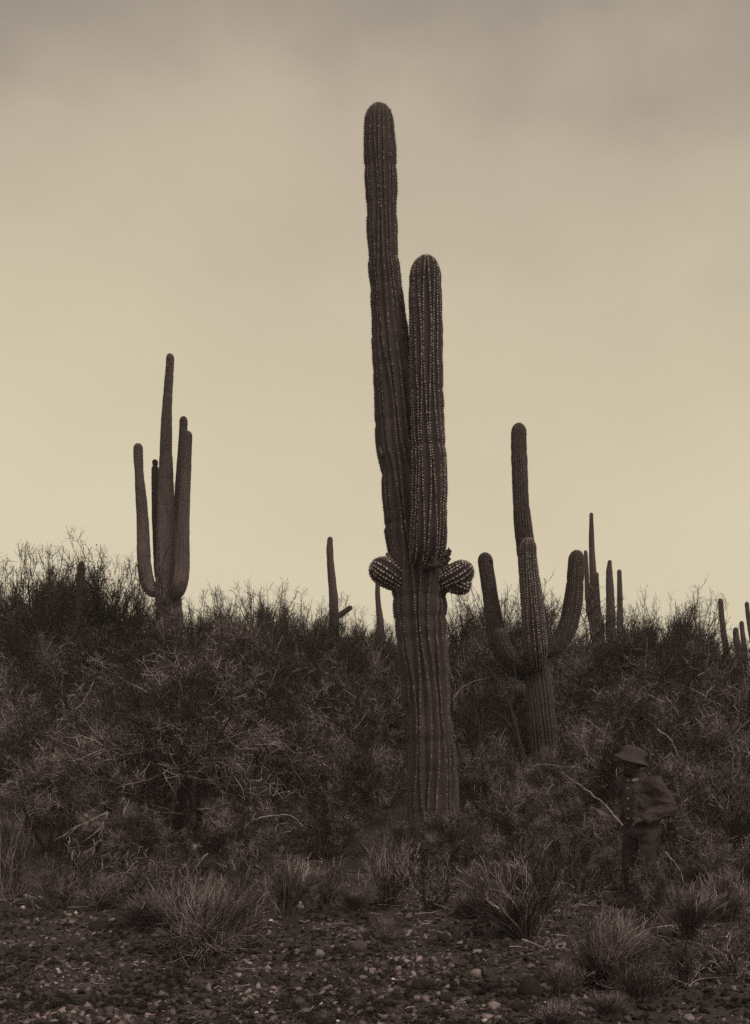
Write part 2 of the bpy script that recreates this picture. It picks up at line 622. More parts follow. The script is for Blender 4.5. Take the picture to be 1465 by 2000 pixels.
add_stem(mainc, 'arm', [(818, 1098, 22, .05), (824, 1097, 28, -.15), (831, 1089, 33, -.32), (836, 1074, 36, -.42),
                        (837, 1045, 37, -.46), (838, 1000, 36.5, -.46), (839, 950, 35.5, -.46), (839.5, 900, 33.5, -.44),
                        (836.5, 845, 32, -.42), (834.5, 770, 31.5, -.4), (832, 705, 31.5, -.38), (832, 650, 33, -.35),
                        (831, 600, 33, -.33), (830.5, 560, 32, -.3)], (832, 499, -.3), D0, 20, M['flesh'], M['spine'],
         ds=.03, per=8, seed=5, depth=.17, spacing=.037, pad=.0078, slen=.03, dome=1.5, smooth=2, nspine=3,
         label='thick upright arm dotted with pale spines')
add_stem(mainc, 'bud', [(790, 1140, 20, -.1), (778, 1134, 24, -.17), (766, 1126, 27.5, -.2), (755, 1119, 29.5, -.2),
                        (748, 1114.5, 29, -.2)], (725, 1099, -.2), D0, 17, M['flesh'], M['spine'], ds=.018, per=8, seed=8,
         depth=.16, spacing=.047, pad=.0125, slen=.035, dome=1.1, lump=.0, creases=False, smooth=1, nspine=4,
         label='round spiny bud on the left side of the trunk')
bud = add_stem(mainc, 'bud', [(855, 1142, 18, -.1), (866, 1137, 23, -.15), (878, 1131, 27, -.18), (889, 1126, 29, -.18),
                              (896, 1122, 27.5, -.18)], (922, 1104, -.18), D0, 17, M['flesh'], M['spine'], ds=.018, per=8,
               seed=9, depth=.16, spacing=.047, pad=.0125, slen=.035, dome=1.2, lump=.03, creases=False, smooth=1, nspine=4,
               label='lobed spiny bud on the right side of the trunk')
(V, f), sp = column([(872, 1134, 18, -.16), (883, 1137, 21, -.17), (893, 1140, 21.5, -.17), (898, 1141.5, 20.5, -.17)], (919, 1150, -.17),
                    D0, 14, depth=.15, ds=.018, per=8, seed=12, spacing=.047, pad=.012, nspine=4, dome=1.1, lump=0,
                    creases=False, smooth=1)
lb = obj('lobe', mesh_np('lobe', V - np.array(mainc.location), f, True), M['flesh'], bud)
sv = obj('spines', mesh_np('spines', sp[0] - np.array(mainc.location), sp[1]), M['spine'], mainc, kind='stuff')


def chunk(seed, sub=2, rough=.35):
    bm = bmesh.new()
    bmesh.ops.create_icosphere(bm, subdivisions=sub, radius=1)
    rr = random.Random(seed)
    off = Vector((rr.uniform(-50, 50), rr.uniform(-50, 50), rr.uniform(-50, 50)))
    for v in bm.verts:
        n = mnoise.noise(v.co * 1.3 + off) * rough + mnoise.noise(v.co * 3.1 + off) * rough * .5
        v.co *= 1 + n
    Vv = np.array([v.co[:] for v in bm.verts])
    Ff = np.array([[v.index for v in f.verts] for f in bm.faces])
    bm.free()
    return Vv, Ff


# corky broken collar under the arm
parts = []
rr = random.Random(4)
for i in range(46):
    a = rr.uniform(0, 1)
    px = 818 + a * 58
    py = 1094 + rr.uniform(-7, 13) - 8 * (a > .75)
    off = -.33 - .22 * math.sin(a * math.pi) + (.22 if a > .8 else 0)
    Vc, Fc = chunk(i + 100, 2, .9)
    s = np.array([rr.uniform(.025, .06), rr.uniform(.02, .045), rr.uniform(.02, .05)])
    parts.append((Vc * s + P(px, py, D0 + off), Fc))
for (px, py, sx, sz) in [(872, 1078, .05, .03), (876, 1074, .02, .035), (878, 1082, .02, .02), (868, 1086, .05, .04),
                         (871, 1098, .03, .05), (872, 1110, .025, .04), (866, 1104, .04, .05)]:
    Vc, Fc = chunk(int(px * 3 + py), 2, 1.2)
    parts.append((Vc * np.array([sx, .03, sz]) + P(px, py, D0 - .12), Fc))
parts = [(V_ - np.array(mainc.location), [F_]) for V_, F_ in parts]
obj('scar', blend('scar', parts, .009, 1, .008), M['scar'], mainc, label='dark corky broken collar under the arm')
for (px, py, off, sc_, lb_) in [(759, 1088, -.28, .045, 'pale knobbly wound above the left bud'), (744, 882, -.2, .04, 'pale healed wound high on the left of the trunk')]:
    parts = []
    for q in range(3):
        Vc, Fc = chunk(int(px + py) + q, 2, .8)
        parts.append((Vc * np.array([sc_ * .7, sc_ * .5, sc_]) + P(px + q - 1, py + (q - 1) * 4, D0 + off) - np.array(mainc.location), [Fc]))
    obj('wound', blend('wound', parts, .008, 1, .006), M['stone_mid'], mainc, label=lb_)

# --- saguaro with raised arms right of the middle
D1 = 20.0
c = saguaro('saguaro_cactus', 1062, D1, 'saguaro right of the middle with thick front arm and curved arms on both sides')
kw = dict(ds=.05, per=6, spacing=.042, pad=.0078, slen=.025, nspine=2, smooth=3)
add_stem(c, 'trunk', [(1064, 1640, 29), (1062, 1460, 27), (1059, 1408, 27), (1055, 1351, 26), (1049, 1310, 24), (1045, 1260, 24),
                      (1041, 1200, 23.5), (1035, 1139, 21), (1029, 1080, 19.5), (1023.5, 1040, 18.4), (1019, 1000, 16.8),
                      (1016.5, 960, 15.2), (1015, 920, 15.4), (1013.2, 880, 15.2), (1012.8, 850, 14.6)], (1013.6, 826), D1, 20,
         M['flesh_old'], M['spine_old'], seed=21, depth=.16, **kw)
add_stem(c, 'arm', [(1050, 1300, 12, -.05), (1050, 1298, 16, -.25), (1049, 1288, 20, -.38), (1046.5, 1265, 23.5, -.5), (1043, 1219, 23.5, -.52),
                    (1040, 1179, 21.2, -.52), (1036, 1139, 19.2, -.5), (1032, 1100, 17.2, -.5), (1031.5, 1075, 16.6, -.5)],
         (1031, 1050), D1, 21, M['flesh_old'], M['spine'], seed=22, depth=.13, label='thick front arm standing before the trunk', **kw)
add_stem(c, 'arm', [(1042, 1316, 14, .1), (1018, 1312, 19, .1), (994, 1296, 20.5, .1), (977, 1262, 20, .1), (967, 1222, 18, .1),
                    (960, 1179, 15.4, .1), (954, 1139, 14.4, .1), (948.5, 1105, 14.6, .1)], (946, 1079, .1), D1, 20, M['flesh'], M['spine_old'],
         seed=23, depth=.13, label='leaning arm on the left side', **kw)
add_stem(c, 'arm', [(1040, 1306, 12, -.1), (1026, 1303, 16, -.25), (1008, 1292, 18, -.32), (992, 1274, 17, -.34), (981, 1252, 14, -.34)],
         (975, 1226, -.34), D1, 18, M['flesh'], M['spine_old'], seed=24, depth=.13, label='short stubby arm low on the left', **kw)
add_stem(c, 'arm', [(1052, 1274, 11, -.1), (1068, 1274, 14, -.14), (1084, 1266, 16.5, -.16), (1099, 1247, 19, -.16), (1111.6, 1217, 19.6, -.16), (1119, 1179, 19, -.16),
                    (1123.6, 1139, 17.4, -.16), (1125.5, 1105, 16, -.16)], (1127, 1074, -.16), D1, 20, M['flesh'], M['spine_mid'], seed=25, depth=.13,
         label='curved arm on the right side', **kw)

# --- candelabra saguaro on the left
D2 = 28.0
c = saguaro('saguaro_cactus', 331, D2, 'candelabra saguaro on the left with four tall upright arms around its trunk')
kw = dict(ds=.07, per=6, spacing=.055, pad=.010, slen=.03, nspine=2, smooth=4)
add_stem(c, 'trunk', [(331, 1460, 28), (331, 1260, 28), (331, 1207, 27.5), (330, 1175, 27), (326, 1155, 23.5), (323.3, 1134, 20.5), (323.7, 1091, 20), (324.5, 1047, 19),
                      (325, 1004, 17), (324, 960, 15.4), (324, 917, 13.8), (324, 873, 11.7), (325, 832, 11.3), (326.5, 795, 10), (329, 757, 8.8),
                      (332.2, 708, 7.8)], (332.6, 690.5), D2, 22, M['cork'], M['spine_old'], seed=31, depth=.15, **kw)
add_stem(c, 'arm', [(322, 1150, 9, 0), (308, 1155, 13, 0), (296, 1152, 14.4, 0), (287, 1137, 14.2, 0), (282, 1105, 13.4, 0), (280, 1062, 12.9, 0),
                    (278.8, 1018, 12.1, 0), (274.6, 960, 10.6, 0), (272, 925, 8.9, 0), (270, 888, 9.2, 0)], (270.2, 865.5), D2, 18,
         M['cork'], M['spine_old'], seed=32, depth=.14, label='curved arm on the far left', **kw)
add_stem(c, 'arm', [(333, 1163, 9, -.05), (340, 1164, 12, -.3), (347, 1156, 14, -.45), (352, 1138, 15, -.5), (356, 1105, 14.4, -.5), (357.4, 1062, 13.3, -.5),
                    (358.5, 1018, 12.4, -.5), (360.8, 975, 11.2, -.5), (363, 931, 9.8, -.5), (365, 902, 8.6, -.5), (366.6, 859, 8.5, -.5)],
         (367.4, 841.5, -.5), D2, 18, M['cork'], M['spine_old'], seed=33, depth=.14, label='front arm on the right', **kw)
add_stem(c, 'arm', [(330, 1150, 9, .1), (338, 1140, 11, .4), (343, 1100, 11, .55), (348, 1018, 10, .55), (350.5, 960, 9.6, .55), (354, 902, 9, .55), (357.4, 859, 8.5, .55),
                    (358.4, 830, 8, .55)], (359, 813, .55), D2, 18, M['flesh'], M['spine_old'], seed=34, depth=.14, label='taller rear arm on the right', **kw)
a4 = add_stem(c, 'arm', [(322, 1150, 6, .2), (314, 1142, 7.5, .45), (309, 1118, 7.8, .55), (307, 1076, 7.8, .55), (304, 1018, 7.6, .55), (302.7, 960, 6.8, .55), (303, 922, 7, .55)],
              (303.2, 908, .55), D2, 16, M['flesh'], M['spine_old'], seed=35, depth=.14, label='thin rear arm on the left with a knob on top', **kw)
(V, f), sp = column([(303, 916, 3.6, .55), (303.2, 910, 4.5, .55), (303.2, 906, 5.6, .55), (303, 903, 5.6, .55)], (303, 897, .55), D2, 14, depth=.12, ds=.02, seed=36,
                    lump=0, creases=False, smooth=1, dome=1)
obj('knob', mesh_np('knob', V - np.array(c.location), f, True), M['flesh'], a4)

# --- far saguaros
kwf = dict(ds=.10, per=4, smooth=3, depth=.13)
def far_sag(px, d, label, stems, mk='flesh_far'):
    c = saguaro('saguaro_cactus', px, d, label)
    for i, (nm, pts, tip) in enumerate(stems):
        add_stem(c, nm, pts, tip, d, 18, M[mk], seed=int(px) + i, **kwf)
    return c


far_sag(1168, 45, 'slim far saguaro with two close arms just right of the curved-arm cactus',
        [('trunk', [(1169, 1330, 13), (1168, 1227, 13), (1163.5, 1192, 11), (1160, 1145, 8), (1158, 1116, 6.6), (1156.5, 1086, 6.1), (1155.4, 1050, 5.4), (1155, 1015, 4.1)], (1154.9, 1001)),
         ('arm', [(1160, 1225, 5), (1155, 1213, 5.5), (1150.5, 1192, 5.5), (1147, 1157, 5.1), (1146, 1121, 4.7), (1144.5, 1086, 3.9)], (1143.5, 1074.5)),
         ('arm', [(1167, 1212, 4, -.3), (1169, 1192, 5, -.35), (1167.5, 1168, 4.8, -.35), (1165.5, 1133, 4.3, -.35)], (1165.5, 1117.6, -.35))])
far_sag(1193, 44, 'far saguaro with a blunt stepped top, between two slimmer far stems',
        [('trunk', [(1193, 1330, 9.6), (1193, 1215, 9.3), (1192.2, 1180, 9), (1191, 1145, 8), (1190, 1112, 6.2), (1190.6, 1106, 5), (1191, 1102, 4.2)], (1191, 1093.5))])
far_sag(1210, 43, 'slim single far saguaro stem, right end of the close far group',
        [('trunk', [(1209, 1330, 7), (1211, 1227, 6.8), (1211, 1192, 6.2), (1210.5, 1156, 5.4), (1209.8, 1126, 4.5)], (1209.5, 1112))])
far_sag(1423, 50, 'armless leaning far saguaro standing above low brush near the right edge',
        [('trunk', [(1426, 1360, 6.5), (1419.5, 1274, 6.3), (1413.4, 1239, 5.8), (1409.5, 1204, 5.2), (1408, 1182, 5)], (1407.3, 1169))])
far_sag(1449, 51, 'far saguaro with two short blunt stems beside the right edge',
        [('trunk', [(1452, 1360, 7), (1446, 1290, 6.8), (1439.6, 1258, 6.3), (1437, 1239, 5.7)], (1436.8, 1225)),
         ('stem', [(1454, 1340, 6), (1456, 1290, 5.6), (1452, 1251, 5.1), (1449.6, 1230, 4.7)], (1448, 1212.5))])
far_sag(1470, 48, 'far saguaro cut by the right edge of the picture',
        [('trunk', [(1476, 1360, 6), (1471, 1260, 5.5), (1465, 1227, 5), (1460, 1192, 4.2)], (1458.4, 1175))])
far_sag(652, 42, 'far saguaro left of the middle with one small low arm pointing right',
        [('trunk', [(653, 1360, 11), (652.6, 1230, 10), (651.8, 1186, 9.5), (651.6, 1168, 9.3), (650, 1150, 8.3), (647.3, 1120, 7.9), (645.4, 1096, 7.1), (644, 1072, 7), (644.4, 1060, 5.8)], (645, 1048)),
         ('arm', [(653, 1206, 5), (664, 1202, 5.6), (673, 1195, 5.5), (681, 1189.5, 5.2)], (688, 1184.5))])
far_sag(743, 41, 'thin far saguaro just left of the tallest trunk under its round bud',
        [('trunk', [(746, 1360, 8), (743.5, 1228, 7.3), (742.3, 1210, 7.2), (739.5, 1186, 5.8), (737.6, 1162, 5.2), (737.7, 1144, 4.6)], (737.7, 1130))])
far_sag(155, 23.7, 'short dark armless saguaro among the bushes on the far left',
        [('trunk', [(153, 1440, 9.5), (154, 1250, 9.3), (155.3, 1194, 9), (156.5, 1165, 7.9), (157, 1136, 7.6), (157.6, 1115, 7.6), (159.2, 1104, 6)], (159.2, 1096))], mk='scar')

# ------------------------------------------------------------------ shrubs
def grow(r, par, n, k, lo, hi, spread, up, wig, tmin=.2, tmax=1.0, out=0.0, gnarl=0.0):
    """n new shoots rooted on random points of parent polylines"""
    N, pk, _ = par.shape
    i = r.integers(0, N, n)
    t = r.uniform(tmin, tmax, n) ** .8 * (pk - 1)
    j = np.minimum(t.astype(int), pk - 2)
    fr = (t - j)[:, None]
    p0 = par[i, j] * (1 - fr) + par[i, j + 1] * fr
    tg = unit(par[i, j + 1] - par[i, j])
    d = unit(tg * (1 - spread) + unit(r.normal(0, 1, (n, 3))) * spread + np.array([0, 0, up]))
    if out:
        o = p0 * np.array([1, 1, .15])
        d = unit(d + unit(o) * out)
    ln = r.uniform(lo, hi, n) / (k - 1)
    pts = [p0]
    for s in range(k - 1):
        d = unit(d + r.normal(0, wig, (n, 3)) + np.array([0, 0, up * .25]))
        pts.append(pts[-1] + d * ln[:, None])
    return np.stack(pts, 1)


def taper(N, k, r0, r1, r):
    a = np.linspace(1, 0, k)[None, :]
    sc = r.uniform(.7, 1.3, (N, 1))
    return (r1 + (r0 - r1) * a) * sc


def shrub_proto(kind, seed):
    """returns limb mesh, twig mesh (unit object size: about 2.5 m tall and 3 m wide)"""
    r = np.random.default_rng(seed)
    H, W = 2.5, 3.0
    cfg = {  # lobes, base stems, lobe radius, dome lift, outward, upward
        'palo': dict(lobes=20, bases=4, lr=(.38, .62), lift=.55, up=.10, sp=.55, r0=.045),
        'tangle': dict(lobes=16, bases=6, lr=(.36, .62), lift=.35, up=.05, sp=.62, r0=.022),
        'brush': dict(lobes=26, bases=9, lr=(.30, .50), lift=.5, up=.34, sp=.42, r0=.022)}[kind]
    nl = cfg['lobes']
    # lobe centres over a broad dome, a few inside it
    az = (np.arange(nl) * 2.39996 + r.uniform(-.5, .5, nl))
    q = np.sqrt((np.arange(nl) + .5) / nl)
    hgt = np.sqrt(np.maximum(1 - q ** 2 * .92, 0)) * r.uniform(.72, 1.06, nl)
    shell = r.uniform(.72, 1.0, nl)
    cen = np.stack([np.cos(az) * q * 1.15 * shell, np.sin(az) * q * 1.15 * shell, .25 + 1.75 * hgt * (cfg['lift'] + .45) * shell], 1)
    lrad = r.uniform(*cfg['lr'], nl)
    bz = r.uniform(0, 6.28, cfg['bases'])
    bases = np.stack([.16 * np.cos(bz), .16 * np.sin(bz), np.full(cfg['bases'], -.08)], 1)
    # limbs from the root crown to each lobe
    bi_ = np.array([int(np.argmax(bases[:, :2] @ c_[:2] + r.normal(0, .05, len(bases)))) for c_ in cen])
    t7 = np.linspace(0, 1, 8)[None, :, None]
    B0, C0 = bases[bi_][:, None], cen[:, None]
    mid = B0 * .5 + C0 * .5 + np.array([0, 0, -.12]) + r.normal(0, .12, (nl, 1, 3))
    L0 = B0 * (1 - t7) ** 2 + 2 * mid * t7 * (1 - t7) + C0 * t7 ** 2
    L0[:, 1:-1] += r.normal(0, .035, (nl, 6, 3))
    # rays that fill each lobe
    nr = 8
    li = np.repeat(np.arange(nl), nr)
    od = unit(cen - np.array([0, 0, .35]))
    d = unit(unit(r.normal(0, 1, (nl * nr, 3))) * .95 + od[li] * .7 + np.array([0, 0, cfg['up']]))
    ln = (lrad[li] * r.uniform(.55, 1.0, nl * nr))[:, None]
    st = L0[li, r.integers(5, 8, nl * nr)]
    pts = [st]
    for k_ in range(4):
        d = unit(d + r.normal(0, .16, d.shape))
        pts.append(pts[-1] + d * ln / 4)
    L1 = np.stack(pts, 1)
    u_, sp = cfg['up'], cfg['sp']
    L2 = grow(r, L1, 950, 4, .16, .42, sp * .85, u_ * .6, .14, .1, 1, .35)
    if kind == 'brush':
        L2 = np.concatenate([L2, grow(r, L1, 150, 4, .35, .7, .3, .35, .08, .5, 1, .3)])
    L3 = grow(r, L2, 4800, 3, .07, .22, sp + .1, u_ * .6, .18, .1, 1, .1)
    L4 = grow(r, L3, 13500, 2, .04, .12, sp + .2, u_ * .5, .1, .05, 1)
    # a few long bare shoots break the outline
    L2 = np.concatenate([L2, grow(r, L1, 14, 4, .3, .55, .3, .2, .12, .6, 1, .3)])
    q0 = cfg['r0']
    rads = [(q0, q0 * .35), (.011, .005), (.0062, .0032), (.0034, .0020), (.0023, .0014)]
    levels = [L0, L1, L2, L3, L4]
    allp = np.concatenate([l.reshape(-1, 3) for l in levels])
    zt = np.percentile(allp[:, 2], 99.6)
    wr = np.percentile(np.linalg.norm(allp[:, :2], axis=1), 97)
    S = np.array([W / 2 / wr, W / 2 / wr, H / zt])
    levels = [l * S for l in levels]
    # keep everything above the ground
    for l in levels:
        low = l[..., 2] < .02
        l[..., 2] = np.where(low & (np.arange(l.shape[1])[None, :] > 0), .02 + np.abs(l[..., 2]) * .4, l[..., 2])
    parts = []
    for l, (a, b), sd in zip(levels, rads, (6, 4, 3, 3, 3)):
        parts.append(tubes(l, taper(len(l), l.shape[1], a, b, r), sd))
    limb = merge(parts[:2])
    tw = merge(parts[2:])
    leafp = None
    if kind == 'brush':
        # tiny leaves on the tips
        n = 7000
        i = r.integers(0, len(levels[3]), n)
        kk = r.integers(1, 3, n)
        c = levels[3][i, kk] + r.normal(0, .015, (n, 3))
        a = unit(r.normal(0, 1, (n, 3)))
        b = unit(np.cross(a, r.normal(0, 1, (n, 3))))
        s1 = r.uniform(.008, .017, (n, 1))
        LV = np.stack([c - a * s1, c + b * s1 * .5, c + a * s1, c - b * s1 * .5], 1).reshape(-1, 3)
        leafp = (LV, np.arange(n * 4).reshape(-1, 4))
    ml = mesh_np('limbs', limb[0], limb[1], True)
    mt = mesh_np('twigs', tw[0], tw[1])
    mf = mesh_np('leaves', leafp[0], [leafp[1]]) if leafp else None
    return ml, mt, mf


PROTO = {}
for kind, seeds in (('palo', (11, 12)), ('tangle', (21, 22)), ('brush', (31, 32))):
    for i, sd_ in enumerate(seeds):
        ml, mt, mf = shrub_proto(kind, sd_)
        ml.materials.append(M['limb'])
        mt.materials.append(M['twig_dark'] if kind == 'brush' else M['twig_mid'] if (kind == 'palo' and i > 0) else M['twig'])
        if mf:
            mf.materials.append(M['leaf'])
        PROTO[kind, i] = (ml, mt, mf)
NV = {'palo': 2, 'tangle': 2, 'brush': 2}
shrub_count = {}


def shrub(kind, px, d, top, wpx, label, group=None, rot=None, sink=0.0, var=None, wide=True):
    x = Xat(px, d)
    z = float(ground(x, d)) - sink
    ztop = CAMZ - (top - HY) / F * d
    h = max(ztop - z, .3)
    w = max(wpx / F * d, h * (.95 if kind == 'brush' else 1.15)) if wide else wpx / F * d
    i = shrub_count.get(kind, 0)
    shrub_count[kind] = i + 1
    ml, mt, mf = PROTO[kind, (i if var is None else var) % NV[kind]]
    name = {'palo': 'palo_verde_tree', 'tangle': 'tangled_shrub', 'brush': 'creosote_bush'}[kind]
    cat = {'palo': 'tree', 'tangle': 'shrub', 'brush': 'bush'}[kind]
    e = empty(name, (x, d, z), label, cat, group)
    e.rotation_euler = (0, 0, rot if rot is not None else (px * 1.7 + d * 3.1) % 6.28)
    e.scale = (w / 3.0, w / 3.0 * .95, h / 2.5)
    l = obj('trunk' if kind == 'palo' else 'stems', ml, None, e)
    t = obj('crown' if kind == 'palo' else 'twigs', mt, None, e, kind='stuff')
    if mf:
        obj('leaves', mf, None, e, kind='stuff')
    return e


G1 = 'scrub along the skyline'
for a in [
    ('brush', 45, 24.5, 1092, 300, 'dense dark bush filling the left edge of the skyline'),
    ('brush', 110, 28, 1105, 240, 'dark bush behind the short armless saguaro at far left'),
    ('brush', 205, 24.6, 1085, 240, 'feathery bush right beside the short armless saguaro at far left'),
    ('brush', 275, 30, 1185, 130, 'low bush touching the left foot of the candelabra saguaro'),
    ('brush', 372, 27.0, 1190, 130, 'low bush touching the right foot of the candelabra saguaro'),
    ('brush', 425, 31, 1178, 130, 'feathery skyline bush a little right of the candelabra saguaro'),
    ('brush', 492, 28, 1160, 140, 'tallest skyline bush between candelabra saguaro and small-armed far saguaro'),
    ('brush', 570, 31, 1172, 150, 'skyline bush left of the small-armed far saguaro'),
    ('brush', 620, 33, 1196, 120, 'skyline bush hiding the left foot of the small-armed far saguaro'),
    ('brush', 705, 34, 1206, 110, 'leafy bush between the small-armed far saguaro and the thin far saguaro'),
    ('brush', 770, 32, 1215, 120, 'bush behind the tallest trunk below its left bud'),
    ('brush', 905, 29, 1183, 120, 'skyline bush just right of the tallest trunk below its right bud'),
    ('brush', 985, 26, 1155, 100, 'upright bush between left arm and front arm of the right saguaro'),
    ('palo', 1083, 29, 1170, 90, 'airy small tree between front arm and right arm of the right saguaro'),
    ('brush', 1140, 33, 1225, 120, 'bush at the feet of the slim far saguaro with two close arms'),
    ('brush', 1215, 32, 1232, 110, 'bush hiding the feet of the stepped far saguaro'),
    ('brush', 1258, 27, 1192, 130, 'skyline bush right of the close group of far saguaros'),
    ('brush', 1318, 25.5, 1172, 160, 'broad skyline bush with tall bare tips on the right'),
    ('brush', 1362, 27, 1198, 100, 'skyline bush left of the armless leaning far saguaro'),
    ('palo', 1445, 31, 1280, 110, 'low tree under the far saguaros by the right edge'),
]:
    shrub(*a, group=G1, wide=a[1] not in (1362, 1445))
r_ = random.Random(5)
for i in range(13):
    px = -40 + i * 128 + r_.uniform(-25, 25)
    shrub('brush', px, r_.uniform(36, 41), 1248 + r_.uniform(-8, 14), r_.uniform(130, 190),
          'low far bush mostly hidden behind the skyline scrub', group='far bushes behind the skyline scrub')

G2 = 'tangled scrub on the slope'
for a in [
    ('palo', 60, 21, 1240, 270, 'dark tangled tree at the left edge below the dense skyline bush'),
    ('palo', 190, 22, 1225, 280, 'tangled tree below the short armless saguaro at far left'),
    ('palo', 330, 22, 1205, 300, 'tangled tree hiding the foot of the candelabra saguaro'),
    ('palo', 470, 23, 1215, 280, 'tangled tree below the tallest left skyline bush'),
    ('palo', 610, 23.5, 1232, 270, 'tangled tree below the small-armed far saguaro'),
    ('palo', 712, 22, 1262, 210, 'tangled tree left of the tallest trunk'),
    ('palo', 935, 23.5, 1228, 190, 'dark-limbed tree between the tallest trunk and the right saguaro'),
    ('palo', 945, 20.4, 1285, 150, 'dark small tree under the leaning left arm of the right saguaro'),
    ('palo', 1010, 22, 1330, 210, 'thin-limbed small tree before the foot of the right saguaro, left side'),
    ('palo', 1130, 22, 1275, 220, 'tangled tree under the curved right arm of the right saguaro'),
    ('palo', 1235, 22, 1240, 260, 'dark tangled tree below the close group of far saguaros'),
    ('palo', 1355, 21, 1245, 260, 'dark tangled tree below the broad right skyline bush'),
    ('palo', 1465, 20.5, 1285, 230, 'tangled tree cut by the right edge below the far saguaros'),
    ('tangle', 40, 18.2, 1330, 300, 'pale twiggy shrub at the left edge, halfway up the slope'),
    ('tangle', 225, 19.2, 1330, 300, 'pale twiggy shrub left behind the big spreading tree'),
    ('tangle', 560, 19.5, 1335, 300, 'twiggy shrub right behind the big spreading tree'),
    ('tangle', 700, 19, 1420, 240, 'low twiggy shrub left of the tallest trunk, halfway up the slope'),
    ('tangle', 935, 19.2, 1420, 200, 'low twiggy shrub just right of the tallest trunk'),
    ('tangle', 1135, 18.6, 1430, 200, 'twiggy shrub hiding the foot of the right saguaro'),
    ('tangle', 1060, 18.2, 1462, 170, 'low twiggy shrub directly before the foot of the right saguaro'),
    ('tangle', 1235, 18.5, 1345, 260, 'twiggy shrub behind the standing man'),
    ('tangle', 1385, 18, 1345, 280, 'broad twiggy shrub right behind the standing man'),
]:
    shrub(*a, group=G2, var=None if a[0] != 'palo' else 1, wide=a[1] != 945)

G3 = 'scrub near the gravel'
for a in [
    ('palo', 378, 16.8, 1285, 520, 'big spreading twiggy tree with dark forked limbs on the left foreground slope'),
    ('tangle', 105, 15.6, 1470, 300, 'twiggy shrub at the left below the pale halfway shrub'),
    ('tangle', 245, 14.6, 1560, 230, 'low shrub under the left side of the big spreading tree'),
    ('tangle', 455, 14.4, 1560, 210, 'round low shrub under the right side of the big spreading tree'),
    ('tangle', 625, 16.2, 1530, 200, 'low dark shrub between the big spreading tree and the tallest trunk'),
    ('tangle', 790, 14.4, 1600, 150, 'low shrub at the left foot of the tallest trunk'),
    ('tangle', 905, 14.3, 1570, 150, 'low shrub at the right foot of the tallest trunk'),
    ('tangle', 862, 13.9, 1588, 170, 'low tangle of twigs right in front of the tallest trunk'),
    ('tangle', 1010, 15.6, 1500, 210, 'twiggy shrub midway between the tallest trunk and the standing man'),
    ('tangle', 1115, 14.6, 1560, 170, 'low shrub left behind the standing man'),
    ('tangle', 1335, 13.6, 1450, 210, 'twiggy shrub touching the back of the standing man'),
    ('tangle', 1440, 13.2, 1490, 210, 'twiggy shrub cut by the right edge beside the standing man'),
    ('tangle', 1400, 11.6, 1620, 190, 'low shrub right of the standing man, near his knees'),
    ('tangle', 1215, 12.4, 1640, 150, 'low shrub behind the legs of the standing man'),
    ('tangle', 1268, 10.5, 1668, 110, 'thin twigs before the legs of the standing man'),
]:
    shrub(*a, group=G3, var=0 if a[0] == 'palo' else None, wide=a[1] != 1268)

# the scrub goes on past both edges of the frame
for kind, px, d, top in [('brush', -190, 25, 1120), ('brush', -420, 27, 1130), ('palo', -190, 20, 1260), ('palo', -430, 21, 1240), ('tangle', -200, 16.5, 1450),
                         ('tangle', -330, 13.5, 1560), ('brush', 1600, 27, 1200), ('brush', 1790, 26, 1190), ('palo', 1660, 21, 1260), ('palo', 1860, 20, 1250),
                         ('tangle', 1640, 16, 1430), ('tangle', 1830, 15, 1440), ('tangle', 1660, 12.5, 1540)]:
    shrub(kind, px, d, top, 250, 'scrub carrying on past the edge of the picture', group='scrub past the edges of the picture')

